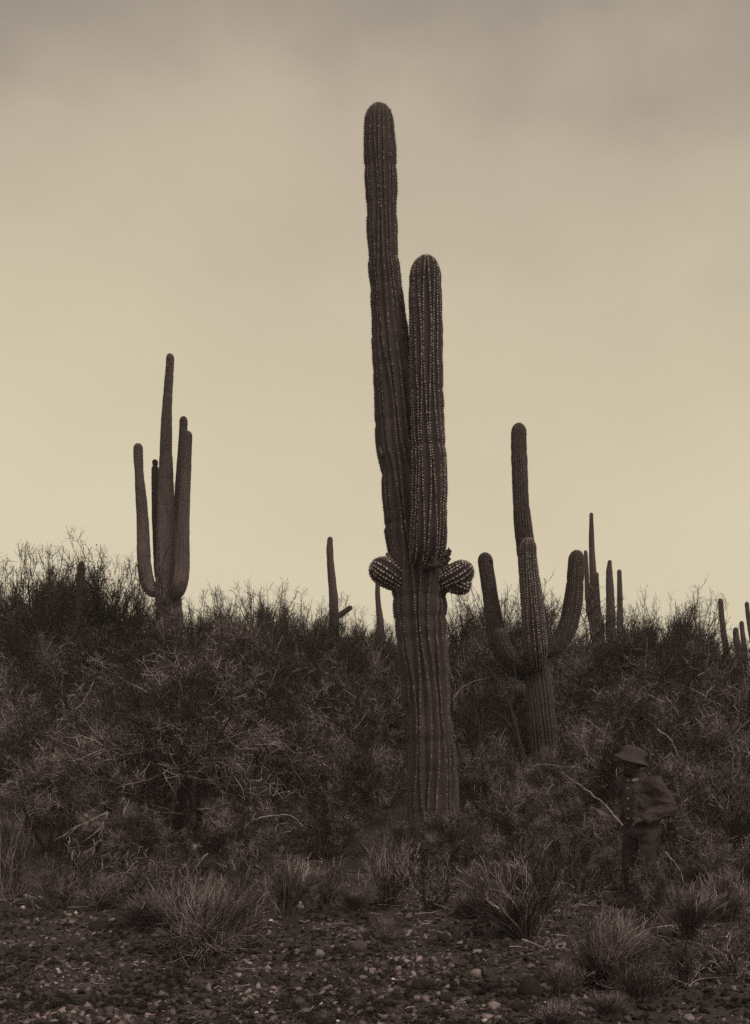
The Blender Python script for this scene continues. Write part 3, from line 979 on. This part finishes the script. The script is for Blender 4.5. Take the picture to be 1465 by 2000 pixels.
# ------------------------------------------------------------------ tufts
def tuft_proto(kind, seed):
    r = np.random.default_rng(seed)
    if kind == 'grass':
        n, k = 1500, 5
        nc_ = 7
        cc_ = r.normal(0, .11, (nc_, 2))
        cl_ = r.normal(0, .38, (nc_, 2))
        ch_ = r.uniform(.45, 1.0, nc_)
        ci = r.choice(nc_, n, p=r.dirichlet(np.ones(nc_) * 2))
        b = r.normal(0, .045, (n, 2)) + cc_[ci]
        base = np.concatenate([b, np.full((n, 1), -.03)], 1)
        lean = r.normal(0, .36, (n, 2)) + cl_[ci] + b * 1.6
        d = unit(np.concatenate([lean, np.ones((n, 1))], 1))
        ln = r.uniform(.25, 1.0, n) * ch_[ci] / (k - 1)
        flat = r.uniform(0, 1, n) < .08
        d[flat] = unit(d[flat] * [2.5, 2.5, .25])
        kink = r.uniform(0, 1, n) < .12
        pts = [base]
        for s in range(k - 1):
            d = unit(d + r.normal(0, .15, (n, 3)) + (r.normal(0, .9, (n, 3)) * [1, 1, .6] * kink[:, None] if s == 2 else 0))
            pts.append(pts[-1] + d * ln[:, None])
        L0 = np.stack(pts, 1)
        L1 = grow(r, L0, 3400, 2, .06, .24, .5, .15, .25, .3, 1)
        lv, rd = [L0, L1], [(.0024, .0011), (.0017, .0008)]
    elif kind == 'broom':
        n, k = 90, 6
        az = r.uniform(0, 6.28, n)
        b = np.abs(r.normal(0, .07, n))
        lean = np.abs(r.normal(.1, .45, n))
        base = np.stack([b * np.cos(az), b * np.sin(az), np.full(n, -.03)], 1)
        d = unit(np.stack([np.cos(az) * lean, np.sin(az) * lean, np.ones(n)], 1))
        ln = r.uniform(.5, 1.0, n) / (k - 1)
        pts = [base]
        for s in range(k - 1):
            d = unit(d + r.normal(0, .12, (n, 3)))
            pts.append(pts[-1] + d * ln[:, None])
        L0 = np.stack(pts, 1)
        L1 = grow(r, L0, 420, 5, .2, .5, .35, .25, .15, .2, 1)
        L2 = grow(r, L1, 1500, 3, .06, .25, .45, .2, .25, .2, 1)
        lv, rd = [L0, L1, L2], [(.0045, .0022), (.0028, .0014), (.0018, .0009)]
    else:   # low sprawling bare twigs
        n, k = 26, 6
        az = r.uniform(0, 6.28, n)
        base = np.stack([.04 * np.cos(az), .04 * np.sin(az), np.full(n, -.02)], 1)
        lean = r.uniform(.3, 1.6, n)
        d = unit(np.stack([np.cos(az) * lean, np.sin(az) * lean, np.ones(n)], 1))
        pts = [base]
        for s in range(k - 1):
            d = unit(d + r.normal(0, .3, (n, 3)))
            pts.append(pts[-1] + d * .16)
        L0 = np.stack(pts, 1)
        L1 = grow(r, L0, 150, 5, .2, .5, .55, .15, .3, .2, 1)
        L2 = grow(r, L1, 700, 3, .06, .2, .6, .1, .3, .2, 1)
        lv, rd = [L0, L1, L2], [(.006, .003), (.0034, .0016), (.002, .001)]
    allp = np.concatenate([l.reshape(-1, 3) for l in lv])
    S = np.array([.5 / np.percentile(np.linalg.norm(allp[:, :2], axis=1), 96)] * 2 + [1 / np.percentile(allp[:, 2], 99.5)])
    lv = [l * S * .6 for l in lv]     # nominal 0.6 m tall and wide
    for l in lv[1:]:
        l[..., 2] = np.maximum(l[..., 2], .005)
    V, f = merge([tubes(l, taper(len(l), l.shape[1], a, b, r)) for l, (a, b) in zip(lv, rd)])
    m = mesh_np('blades', V, f)
    m.materials.append(M['straw'] if kind != 'twiggy' else M['twig'])
    return m


TUFT = {(k, i): tuft_proto(k, 50 + i + 7 * j) for j, k in enumerate(('grass', 'broom', 'twiggy')) for i in range(3 if k == 'grass' else 2)}
tn = {'grass': 'grass_tuft', 'broom': 'broom_shrub', 'twiggy': 'dead_shrub'}
tcnt = {}


def tuft(kind, px, base_py, top, wpx, label, group='dry tufts along the gravel'):
    d = depth_of(px, base_py)
    x = Xat(px, d)
    z = float(ground(x, d))
    h = max(CAMZ - (top - HY) / F * d - z, .06)
    w = wpx / F * d
    i = tcnt.get(kind, 0)
    tcnt[kind] = i + 1
    o = obj(tn[kind], TUFT[kind, i % (3 if kind == 'grass' else 2)])
    o.location = (x, d, z)
    o.rotation_euler = (.16 * math.sin(px), .16 * math.cos(base_py * 1.7), (px * .37 + base_py) % 6.28)
    o.scale = (w / .6 * (1 + .15 * math.sin(px * 3.3)), w / .6 * (1 - .15 * math.sin(px * 3.3)), h / .6)
    tag(o, label, {'grass': 'grass', 'broom': 'shrub', 'twiggy': 'shrub'}[kind], group)
    return o


for a in [
    ('grass', 385, 1862, 1712, 240, 'largest dry grass tuft, in front of the big spreading tree'),
    ('grass', 330, 1812, 1725, 170, 'grass tuft behind the left of the largest tuft'),
    ('grass', 450, 1815, 1722, 150, 'grass tuft behind the right of the largest tuft'),
    ('grass', 1165, 1925, 1775, 190, 'round bristly grass tuft at the lower right'),
    ('broom', 1030, 1835, 1655, 230, 'wide upright dry broom shrub left of the round bristly tuft'),
    ('broom', 975, 1790, 1680, 140, 'smaller broom shrub on the left of the wide one'),
    ('broom', 752, 1772, 1625, 130, 'pale forked broom shrub below the tallest trunk, left side'),
    ('twiggy', 835, 1775, 1665, 170, 'sprawling bare twigs at the foot of the tallest trunk'),
    ('broom', 557, 1785, 1668, 130, 'upright broom shrub right of the largest grass tuft'),
    ('broom', 640, 1765, 1690, 90, 'thin broom shrub second to the right of the largest grass tuft'),
    ('grass', 690, 1778, 1735, 60, 'short grass tuft left of the pale forked broom shrub'),
    ('grass', 762, 1832, 1786, 75, 'small spiky tuft alone on the gravel in the middle'),
    ('broom', 1345, 1832, 1722, 120, 'pale upright grass by the boots of the standing man'),
    ('broom', 1420, 1800, 1690, 120, 'upright pale stalks at the right edge beyond the man'),
    ('broom', 110, 1772, 1690, 120, 'dry broom shrub at the gravel edge on the left'),
    ('broom', 200, 1778, 1700, 110, 'dry broom shrub between the left one and the largest tuft'),
    ('grass', 12, 1745, 1590, 110, 'tall dry grass at the left edge'),
    ('grass', 265, 1765, 1712, 90, 'short grass tuft at the gravel edge left of the largest tuft'),
    ('twiggy', 300, 1770, 1660, 200, 'bare sprawling twigs under the big spreading tree, left'),
    ('twiggy', 470, 1755, 1655, 180, 'bare sprawling twigs under the big spreading tree, right'),
    ('twiggy', 150, 1745, 1640, 180, 'bare sprawling twigs behind the left broom shrub'),
    ('twiggy', 1340, 1925, 1835, 230, 'dark low twigs beside the round bristly tuft, on its right'),
    ('twiggy', 1430, 1905, 1800, 190, 'dark low twigs at the lower right edge'),
    ('broom', 1095, 1945, 1880, 100, 'short ragged grass left of the round bristly tuft'),
    ('broom', 1250, 1960, 1880, 110, 'short ragged grass right of the round bristly tuft'),
    ('broom', 1185, 1990, 1935, 100, 'thin grass below the round bristly tuft'),
    ('grass', 915, 1790, 1740, 80, 'short grass at the gravel edge below the tallest trunk, right side'),
    ('twiggy', 1120, 1765, 1670, 180, 'bare twigs between the wide broom shrub and the standing man'),
    ('broom', 1085, 2015, 1945, 90, 'ragged grass at the bottom edge, right of the middle'),
]:
    tuft(*a)

# sparse dry grass and litter over the slope: ground cover
r = np.random.default_rng(99)
n = 23000
d = np.concatenate([r.uniform(11.2, 20, n * 2 // 3), r.uniform(19, 34, n - n * 2 // 3)])
x = r.uniform(-.48, .48, n) * d
cl = np.sin(x * 1.3 + 2 * np.sin(d * .7)) + np.sin(d * 1.9 + x * .8) + r.normal(0, .8, n)
keep = cl > -.3
d, x = d[keep], x[keep]
n = len(d)
base = np.stack([x, d, ground(x, d) - .01], 1)
az = r.uniform(0, 6.28, n)
lean = np.abs(r.normal(.2, .7, n))
dr = unit(np.stack([np.cos(az) * lean, np.sin(az) * lean, np.ones(n)], 1))
ln = r.uniform(.05, .22, n) / 2
pts = [base]
for s in range(2):
    dr = unit(dr + r.normal(0, .2, (n, 3)))
    pts.append(pts[-1] + dr * ln[:, None])
V, f = tubes(np.stack(pts, 1), taper(n, 3, .0032, .0012, r))
tag(obj('dry_grass', mesh_np('dry_grass', V, [f]), M['straw'], kind='stuff'), 'sparse dry grass and litter under the scrub', 'grass')
# fallen twigs lying between
n = 7000
d = r.uniform(6.3, 17, n)
x = r.uniform(-.48, .48, n) * d
az = r.uniform(0, 6.28, n)
ln = r.uniform(.05, .35, n) * np.clip((d - 6) / 6, .25, 1)
p0 = np.stack([x, d, ground(x, d) + r.uniform(.008, .05, n) * np.clip((d - 8) / 4, .3, 1)], 1)
dv = np.stack([np.cos(az), np.sin(az), r.normal(0, .12, n)], 1) * ln[:, None]
mid = p0 + dv * .5 + r.normal(0, .12, (n, 3)) * ln[:, None]
V, f = tubes(np.stack([p0, mid, p0 + dv], 1), taper(n, 3, .0034, .0018, r))
tag(obj('twig_litter', mesh_np('twig_litter', V, [f]), M['twig'], kind='stuff'), 'fallen dry twigs strewn over the ground', 'twigs')

# ------------------------------------------------------------------ stones
CH = [chunk(i, 1, 1.5) for i in range(8)]
CHL = {}
for mk in ('stone_dark', 'stone_mid', 'stone_pale', 'stone_white'):
    for i in range(6):
        Vc, Fc = chunk(i * 17 + 3, 1, 1.3)
        m = mesh_np('loose_stone', Vc, [Fc])
        m.materials.append(M[mk])
        CHL[mk, i] = m
CHM = {}
for mk in ('stone_dark', 'stone_mid', 'stone_pale', 'stone_white'):
    for i in range(5):
        Vc, Fc = chunk(i * 13 + 1, 2, .75)
        m = mesh_np('stone', Vc, [Fc])
        m.materials.append(M[mk])
        CHM[mk, i] = m


def stone(px, py, wpx, hpx, mk, label, group=None, i=0, name='stone', small=False):
    d = depth_of(px, py)
    x = Xat(px, d)
    o = obj(name, CHL[mk, i % 6] if small else CHM[mk, i % 5])
    s = wpx / 2 / F * d
    o.scale = (s, s * .8, hpx / 2 / F * d * 1.15)
    o.location = (x, d, float(ground(x, d)) + o.scale[2] * .45)
    o.rotation_euler = (.5 * math.sin(px * 5.1) * small, .5 * math.sin(py * 3.7) * small, (px * .77 + py * .31) % 6.28)
    tag(o, label, 'stone', group)
    return o


for q, a in enumerate([
    (195, 1818, 38, 24, 'stone_dark', 'dark rounded boulder on the left gravel', 'boulder'),
    (588, 1588, 30, 24, 'stone_pale', 'pale angular rock below the slope, right of the big spreading tree', 'rock'),
    (652, 1606, 34, 16, 'stone_mid', 'flat greyish rock right of the pale angular rock', 'rock'),
    (587, 1775, 13, 14, 'stone_white', 'white stone right of the upright broom shrub', 'stone'),
    (528, 1802, 12, 8, 'stone_white', 'small white stone right of the largest grass tuft', 'stone'),
    (148, 1786, 9, 8, 'stone_white', 'small white stone just above the dark rounded boulder', 'stone'),
    (45, 1775, 9, 7, 'stone_white', 'small white stone near the left edge of the gravel', 'stone'),
    (112, 1897, 11, 8, 'stone_white', 'white chip on the left gravel, below the dark rounded boulder', 'stone'),
    (310, 1828, 40, 14, 'stone_mid', 'flat grey slab left of the largest grass tuft', 'stone'),
    (625, 1868, 22, 14, 'stone_pale', 'pale wedge-shaped stone on the middle gravel', 'stone'),
    (700, 1855, 32, 24, 'stone_mid', 'rounded brown stone right of the pale wedge-shaped stone', 'stone'),
    (525, 1876, 20, 14, 'stone_mid', 'grey stone below right of the largest grass tuft, upper of two', 'stone'),
    (523, 1898, 20, 13, 'stone_pale', 'pale stone below right of the largest grass tuft, lower of two', 'stone'),
    (435, 1958, 16, 12, 'stone_mid', 'grey stone near the bottom edge, left of the middle', 'stone'),
    (475, 1922, 26, 12, 'stone_dark', 'dark flat stone on the gravel under the largest grass tuft', 'stone'),
    (585, 1962, 16, 18, 'stone_mid', 'upright grey stone near the bottom edge in the middle', 'stone'),
    (930, 1908, 26, 20, 'stone_pale', 'pale two-part stone on the right half of the gravel', 'stone'),
    (947, 1906, 10, 16, 'stone_mid', 'narrow stone leaning on the pale two-part stone', 'stone'),
    (1117, 1928, 18, 24, 'stone_mid', 'upright oval stone at the left of the round bristly tuft', 'stone'),
    (1062, 1962, 9, 6, 'stone_white', 'white pebble left of the upright oval stone, near the bottom', 'stone'),
    (965, 1970, 20, 16, 'stone_pale', 'pale rounded stone near the bottom edge, right of the middle', 'stone'),
    (875, 1953, 40, 14, 'stone_dark', 'long dark flat stone near the bottom, middle right', 'stone'),
    (825, 1930, 44, 20, 'stone_dark', 'dark flat boulder on the middle gravel', 'boulder'),
    (1040, 1945, 46, 40, 'stone_dark', 'big dark boulder left of the upright oval stone', 'boulder'),
    (1018, 1975, 44, 20, 'stone_dark', 'low dark boulder below the big dark one', 'boulder'),
    (1345, 1992, 26, 12, 'stone_pale', 'flat pale stone at the lower right corner', 'stone'),
    (932, 1864, 20, 12, 'stone_pale', 'pale stone below the wide broom shrub', 'stone'),
    (868, 1838, 30, 18, 'stone_dark', 'dark stone right of the small spiky tuft', 'stone'),
    (830, 1834, 13, 10, 'stone_pale', 'pale stone right beside the small spiky tuft', 'stone'),
    (738, 1832, 16, 14, 'stone_mid', 'grey stone left beside the small spiky tuft', 'stone'),
    (1090, 1608, 26, 14, 'stone_pale', 'pale rock on the slope left of the standing man', 'rock'),
    (768, 1916, 9, 6, 'stone_white', 'white pebble left of the dark flat boulder on the middle gravel', 'stone'),
    (887, 1934, 7, 6, 'stone_white', 'white pebble above the long dark flat stone', 'stone'),
    (500, 1980, 9, 5, 'stone_white', 'white pebble at the bottom edge, left of the middle', 'stone'),
]):
    stone(*a[:6], i=q, name=a[6])

r = np.random.default_rng(17)
loose = 0
while loose < 250:
    py = 1768 + 235 * r.uniform() ** .8
    px = r.uniform(-10, 1120)
    if py < 1800 and 250 < px < 520:
        continue
    big = r.uniform() ** 3
    wpx = (6 + 16 * big) * (.55 + .6 * (py - 1768) / 235)
    u_ = r.uniform()
    mk = 'stone_dark' if u_ < .22 else 'stone_mid' if u_ < .72 else 'stone_pale' if u_ < .90 else 'stone_white'
    lab = {'stone_dark': 'small dark loose stone among the gravel in the foreground',
           'stone_mid': 'small grey loose stone among the gravel in the foreground',
           'stone_pale': 'small pale loose stone among the gravel in the foreground',
           'stone_white': 'tiny white quartz pebble among the gravel in the foreground'}[mk]
    if mk == 'stone_white':
        wpx *= .6
    stone(px, py, wpx, wpx * r.uniform(.45, .75), mk, lab, 'loose %s stones on the gravel' % mk[6:], i=loose, small=True)
    loose += 1

# fine gravel
n = 38000
d = 6.0 / (1 - r.uniform(0, 1, n) * (1 - 6.0 / 13.5))
x = r.uniform(-.46, .46, n) * d
den = 1.0 - np.clip((d - 11.2) / 2.5, 0, 1) * .8
den = den * np.where(x / d > .17, .45, 1)
keep = r.uniform(0, 1, n) < den
d, x = d[keep], x[keep]
n = len(d)
parts = []
g = r.integers(0, 8, n)
size = .005 + .027 * r.uniform(0, 1, n) ** 3.8
for k in range(8):
    s = np.where(g == k)[0]
    Vc, Fc = CH[k]
    a = r.uniform(0, 6.28, len(s))
    sc = size[s][:, None] * np.stack([r.uniform(.8, 1.4, len(s)), r.uniform(.7, 1.1, len(s)), r.uniform(.4, .8, len(s))], 1)
    W_ = Vc[None] * sc[:, None, :]
    tl, tm = r.normal(0, .45, (len(s), 1)), r.normal(0, .45, (len(s), 1))
    W_ = np.stack([W_[..., 0], W_[..., 1], W_[..., 2] + np.tan(np.clip(tl, -.8, .8)) * W_[..., 0] * .6 + np.tan(np.clip(tm, -.8, .8)) * W_[..., 1] * .6], -1)
    ca, sa = np.cos(a)[:, None], np.sin(a)[:, None]
    X = W_[..., 0] * ca - W_[..., 1] * sa + x[s][:, None]
    Y = W_[..., 0] * sa + W_[..., 1] * ca + d[s][:, None]
    Z = W_[..., 2] + (ground(x[s], d[s]) + sc[:, 2] * .35)[:, None]
    nv = len(Vc)
    Ff = (Fc[None] + (np.arange(len(s)) * nv)[:, None, None]).reshape(-1, 3)
    parts.append((np.stack([X, Y, Z], -1).reshape(-1, 3), Ff))
V, f = merge(parts)
tag(obj('gravel', mesh_np('gravel', V, f), M['pebble'], kind='stuff'), 'coarse dark gravel covering the foreground', 'gravel')

# ------------------------------------------------------------------ dead branches
def branch(label, lines, d, mk, r0, seed=0, group='dead branches lying in the scrub'):
    """lines: list of pixel polylines (px,py[,depth offset])"""
    rr = np.random.default_rng(seed)
    p0 = P(lines[0][0][0], lines[0][0][1], d)
    parts = []
    for li, line in enumerate(lines):
        C = np.array([P(q[0], q[1], d + (q[2] if len(q) > 2 else 0)) for q in line])
        s = np.concatenate([[0], np.cumsum(np.linalg.norm(np.diff(C, axis=0), axis=1))])
        m = max(int(s[-1] / .05), 5)
        t = np.linspace(0, s[-1], m)
        pts = np.stack([smooth1(np.interp(t, s, C[:, k]), 2) for k in range(3)], 1)
        pts[1:-1] += rr.normal(0, .006, (m - 2, 3))
        rd = np.linspace(r0, r0 * .35, m) * (.62 if li else 1) * rr.uniform(.85, 1.15, m)
        parts.append(tubes(pts[None], rd[None], 6))
    V, f = merge(parts)
    o = obj('dead_branch', mesh_np('dead_branch', V - p0, f, True), M[mk])
    o.location = p0
    tag(o, label, 'branch', group)


branch('pale dead branch pointing down left under the big spreading tree', [[(212, 1586), (180, 1602), (150, 1615), (107, 1642)], [(150, 1615), (128, 1638)], [(180, 1602), (160, 1622)]], 14.0, 'pale_wood', .017, 1)
branch('second pale dead branch right of the one pointing down left', [[(210, 1588), (204, 1612), (185, 1628), (162, 1645)], [(204, 1612), (192, 1634)]], 13.8, 'pale_wood', .014, 2)
branch('pale crooked root at the foot of the big spreading tree', [[(381, 1650), (377, 1676), (362, 1688), (343, 1708)], [(362, 1688), (350, 1690)]], 13.2, 'pale_wood', .02, 3)
branch('thin pale root right of the crooked root', [[(407, 1667), (392, 1680), (380, 1700), (368, 1712)]], 13.2, 'pale_wood', .012, 4)
branch('pale dead branch arching right below the pale angular rock', [[(477, 1618), (492, 1601), (530, 1592), (568, 1590), (600, 1618)], [(492, 1601), (500, 1588)]], 14.2, 'pale_wood', .014, 5)
branch('pale stick tip above the branch arching right', [[(533, 1553), (545, 1542)]], 15.2, 'pale_wood', .014, 6)
branch('pale diagonal stick just left of the standing man', [[(1216, 1612), (1192, 1582), (1165, 1556), (1130, 1530), (1097, 1508)], [(1130, 1530), (1105, 1528)]], 11.0, 'pale_wood', .012, 7)
branch('pale dead stem right of the legs of the standing man', [[(1300, 1663), (1316, 1678), (1330, 1705), (1336, 1728)]], 10.5, 'pale_wood', .009, 8)
branch('bare grey branch above the hat of the standing man', [[(1284, 1424), (1302, 1434), (1316, 1452), (1323, 1476)]], 13.2, 'pale_wood', .011, 9)
branch('long grey branch reaching up right beside the tallest trunk', [[(885, 1366), (903, 1340), (925, 1330), (951, 1325)], [(886, 1388), (890, 1376), (885, 1366)]], 16.8, 'pale_wood', .010, 10)
branch('pale stick left of the tallest trunk', [[(692, 1424), (704, 1412), (712, 1398), (722, 1384)]], 17, 'pale_wood', .012, 11)
branch('dark fallen branch forking in the lower right corner', [[(1470, 1850), (1420, 1872), (1370, 1896), (1310, 1888), (1255, 1902), (1228, 1925), (1212, 1952)], [(1310, 1888), (1330, 1920), (1310, 1945)], [(1370, 1896), (1400, 1930), (1440, 1940)], [(1255, 1902), (1200, 1885), (1180, 1872)]], 8.3, 'black_wood', .022, 12)
branch('thin pale fallen stick left of the round bristly tuft', [[(1020, 1835), (1055, 1850), (1085, 1862)], [(1055, 1850), (1078, 1845)]], 9.0, 'pale_wood', .008, 13)
branch('grey branch low on the slope left of the standing man', [[(1030, 1505), (1060, 1490), (1100, 1500), (1135, 1492)]], 14.8, 'pale_wood', .007, 14)
branch('dark leaning limb left of the right saguaro', [[(1028, 1500), (1012, 1440), (995, 1375), (972, 1330), (935, 1285)], [(1012, 1440), (985, 1400), (955, 1385)], [(995, 1375), (1008, 1330), (1002, 1295)]], 19.0, 'black_wood', .045, 15)
branch('thin arched stick on the gravel right of the largest grass tuft', [[(420, 1842), (440, 1836), (465, 1845), (485, 1858)]], 9.0, 'pale_wood', .006, 16)

# ------------------------------------------------------------------ the man
DM = 11.3
mx_ = Xat(1252, DM)
man = empty('person', (mx_, DM, float(ground(mx_, DM))), 'man in pale slouch hat and jacket standing among the bushes on the right', 'person')
YAW = rad(214)            # facing left, a little towards the camera
ca, sa = math.cos(YAW), math.sin(YAW)


def B(fw, side, up):
    """body frame: forward, to his left, up"""
    return np.array([fw * ca - side * sa, fw * sa + side * ca, up])


hip, chest = B(0, 0, .88), B(.03, 0, 1.18)
neck, hd = B(.09, 0, 1.33), B(.14, 0, 1.475)
sh = {s: B(.03, s * .19, 1.27) for s in (1, -1)}
el = {1: B(-.10, .27, 1.02), -1: B(-.08, -.27, 1.02)}
wr = {1: B(.15, .17, .93), -1: B(.17, -.14, .95)}
hj = {s: B(0, s * .10, .84) for s in (1, -1)}
kn = {1: B(.06, .13, .47), -1: B(.03, -.13, .47)}
an = {1: B(-.02, .15, .09), -1: B(-.06, -.15, .09)}
body = [round_cone(hip, chest, .12, .135, 1.2), round_cone(chest, neck, .10, .055), round_cone(neck, hd, .055, .055),
        ellipsoid(hd + np.array([0, 0, .01]), (.095, .075, .115), YAW), ellipsoid(hd + B(.035, 0, -.06), (.06, .05, .055), YAW),
        round_cone(hd + B(.088, 0, .015), hd + B(.112, 0, -.022), .010, .015), round_cone(hd + B(.085, -.03, .035), hd + B(.085, .03, .035), .012, .012)]
for s in (1, -1):
    body += [round_cone(chest + B(0, s * .1, .06), sh[s], .07, .06), round_cone(sh[s], el[s], .052, .042), round_cone(el[s], wr[s], .042, .028),
             round_cone(hj[s], kn[s], .085, .058), round_cone(kn[s], an[s], .056, .04), round_cone(an[s], an[s] + B(.14, s * .02, -.05), .038, .032),
             ellipsoid(hd + B(-.005, s * .076, -.005), (.02, .012, .032), YAW)]
    pd = unit(wr[s] - el[s])
    palm = wr[s] + pd * .07
    body.append(round_cone(wr[s], palm, .027, .034, .6))
    sidev = unit(np.cross(pd, [0, 0, 1.]))
    for q, (off, ln) in enumerate([(-.027, .062), (-.009, .074), (.009, .07), (.026, .055)]):
        b0 = palm + sidev * off
        b1 = b0 + pd * ln * .55 + np.array([0, 0, -.008])
        b2 = b1 + pd * ln * .3 + np.array([0, 0, -.03])
        body += [round_cone(b0, b1, .0095, .009, seg=8), round_cone(b1, b2, .009, .0075, seg=8)]
    t0 = wr[s] + pd * .025 + sidev * .03 * -s
    t1 = t0 + pd * .03 + sidev * .025 * -s
    body += [round_cone(t0, t1, .012, .010, seg=8), round_cone(t1, t1 + pd * .03, .010, .008, seg=8)]
obj('body', blend('body', body, .009, 2), M['skin'], man)
for s in (1, -1):
    e = ellipsoid(hd + B(.083, s * .03, .012), (.012, .012, .010), YAW, 10)
    obj('eye', mesh_np('eye', e[0], e[1], True), M['hair'], man)
jk = [ellipsoid(B(-.01, 0, .80), (.165, .215, .10), YAW), ellipsoid(B(-.01, 0, .93), (.158, .205, .16), YAW), ellipsoid(B(-.01, 0, 1.10), (.165, .22, .17), YAW),
      ellipsoid(B(-.02, 0, 1.22), (.15, .215, .11), YAW), round_cone(B(.0, 0, 1.25), B(.06, 0, 1.34), .12, .075), round_cone(B(-.07, -.1, 1.2), B(-.07, .1, 1.2), .10, .10)]
for s in (1, -1):
    jk += [round_cone(chest + B(-.02, s * .1, .04), sh[s] + B(-.02, 0, -.02), .105, .10), round_cone(sh[s] + B(-.02, 0, -.02), el[s], .10, .088),
           round_cone(el[s], wr[s] - unit(wr[s] - el[s]) * .04, .088, .068),
           round_cone(B(.15, s * .05, .86), B(.14, s * .06, 1.22), .022, .024), round_cone(B(.125, s * .12, .88), B(.125, s * .06, .89), .03, .03)]
jo = obj('jacket', blend('jacket', jk, .010, 2, .016), M['cloth'], man)
for q in range(4):
    bb = ellipsoid(B(.178 + .004 * q, .0, .92 + .1 * q), (.012, .012, .012), YAW, 8)
    obj('button', mesh_np('button', bb[0], bb[1], True), M['collar'], jo)
co = [round_cone(neck + B(-.05, s * .05, -.005), neck + B(.055, s * .03, -.03), .022, .02) for s in (1, -1)] + [round_cone(neck + B(-.055, -.045, -.005), neck + B(-.055, .045, -.005), .022, .022)]
obj('collar', blend('collar', co, .008, 2), M['collar'], jo)
tr_ = [round_cone(B(0, 0, .93), B(0, 0, .82), .135, .14, 1.15)]
for s in (1, -1):
    tr_ += [round_cone(hj[s], kn[s], .105, .082), round_cone(kn[s], an[s] + np.array([0, 0, .03]), .082, .075)]
obj('trousers', blend('trousers', tr_, .012, 3, .012), M['trouser'], man)
for s in (1, -1):
    bo = [round_cone(an[s] + np.array([0, 0, .10]), an[s] + np.array([0, 0, -.03]), .055, .052), round_cone(an[s] + B(0, 0, -.04), an[s] + B(.17, s * .02, -.048), .048, .042)]
    obj('boot', blend('boot', bo, .01, 2), M['leather'], man)
# full beard and hair
hb = [ellipsoid(hd + B(.045, 0, -.085), (.06, .055, .06), YAW), ellipsoid(hd + B(-.045, 0, .0), (.068, .08, .085), YAW)]
obj('hair', blend('hair', hb, .008, 2, .006), M['hair'], man)
# slouch hat : tilted crown with drooping brim
prof = [(.0, .125), (.05, .128), (.09, .112), (.108, .078), (.115, .035), (.122, .008), (.14, -.008), (.158, -.028), (.162, -.034), (.155, -.038),
        (.136, -.018), (.112, .0), (.104, .03), (.095, .07), (.0, .10)]
seg = 40
th = np.arange(seg) / seg * 2 * np.pi
HV = []
for q, (rr_, zz) in enumerate(prof):
    x = rr_ * np.cos(th) * 1.12
    y = rr_ * np.sin(th)
    z = zz - (np.abs(np.sin(th)) * .0 + np.maximum(rr_ - .12, 0) * (.35 * np.sin(th * 2 + .6)))
    if zz > .1 and rr_ < .09:
        z = z - .03 * np.exp(-(y / .03) ** 2)
    HV.append(np.stack([x, y, z], 1))
HV = np.concatenate(HV)
n = len(prof)
ii = np.arange(n * seg).reshape(n, seg)
jj = np.roll(ii, -1, 1)
HF = np.stack([ii[:-1], jj[:-1], jj[1:], ii[1:]], -1).reshape(-1, 4)
Rm = np.array(Matrix.Rotation(rad(20), 3, 'Y'))
ca2, sa2 = ca, sa
HV = np.stack([HV[:, 0] * ca2 - HV[:, 1] * sa2, HV[:, 0] * sa2 + HV[:, 1] * ca2, HV[:, 2]], 1) @ Rm.T
obj('hat', mesh_np('hat', HV + hd + B(-.005, 0, .045), [HF], True), M['felt'], man)

# ------------------------------------------------------------------ thin haze in the air
hz = bpy.data.materials.new('haze_air')
hz.use_nodes = True
hn = hz.node_tree
hn.nodes.clear()
ho = hn.nodes.new('ShaderNodeOutputMaterial')
pv = hn.nodes.new('ShaderNodeVolumePrincipled')
pv.inputs['Color'].default_value = (.97, .86, .86, 1)
pv.inputs['Density'].default_value = .0012
pv.inputs['Anisotropy'].default_value = 0.0
hn.links.new(pv.outputs[0], ho.inputs['Volume'])
bm = bmesh.new()
bmesh.ops.create_cube(bm, size=1)
m = bpy.data.meshes.new('haze')
bm.to_mesh(m)
bm.free()
h = obj('haze', m, hz, kind='stuff')
h.scale = (3400, 3400, 24)
h.location = (0, 0, 12 - 8)
tag(h, 'thin pale dusty haze in the desert air', 'haze')
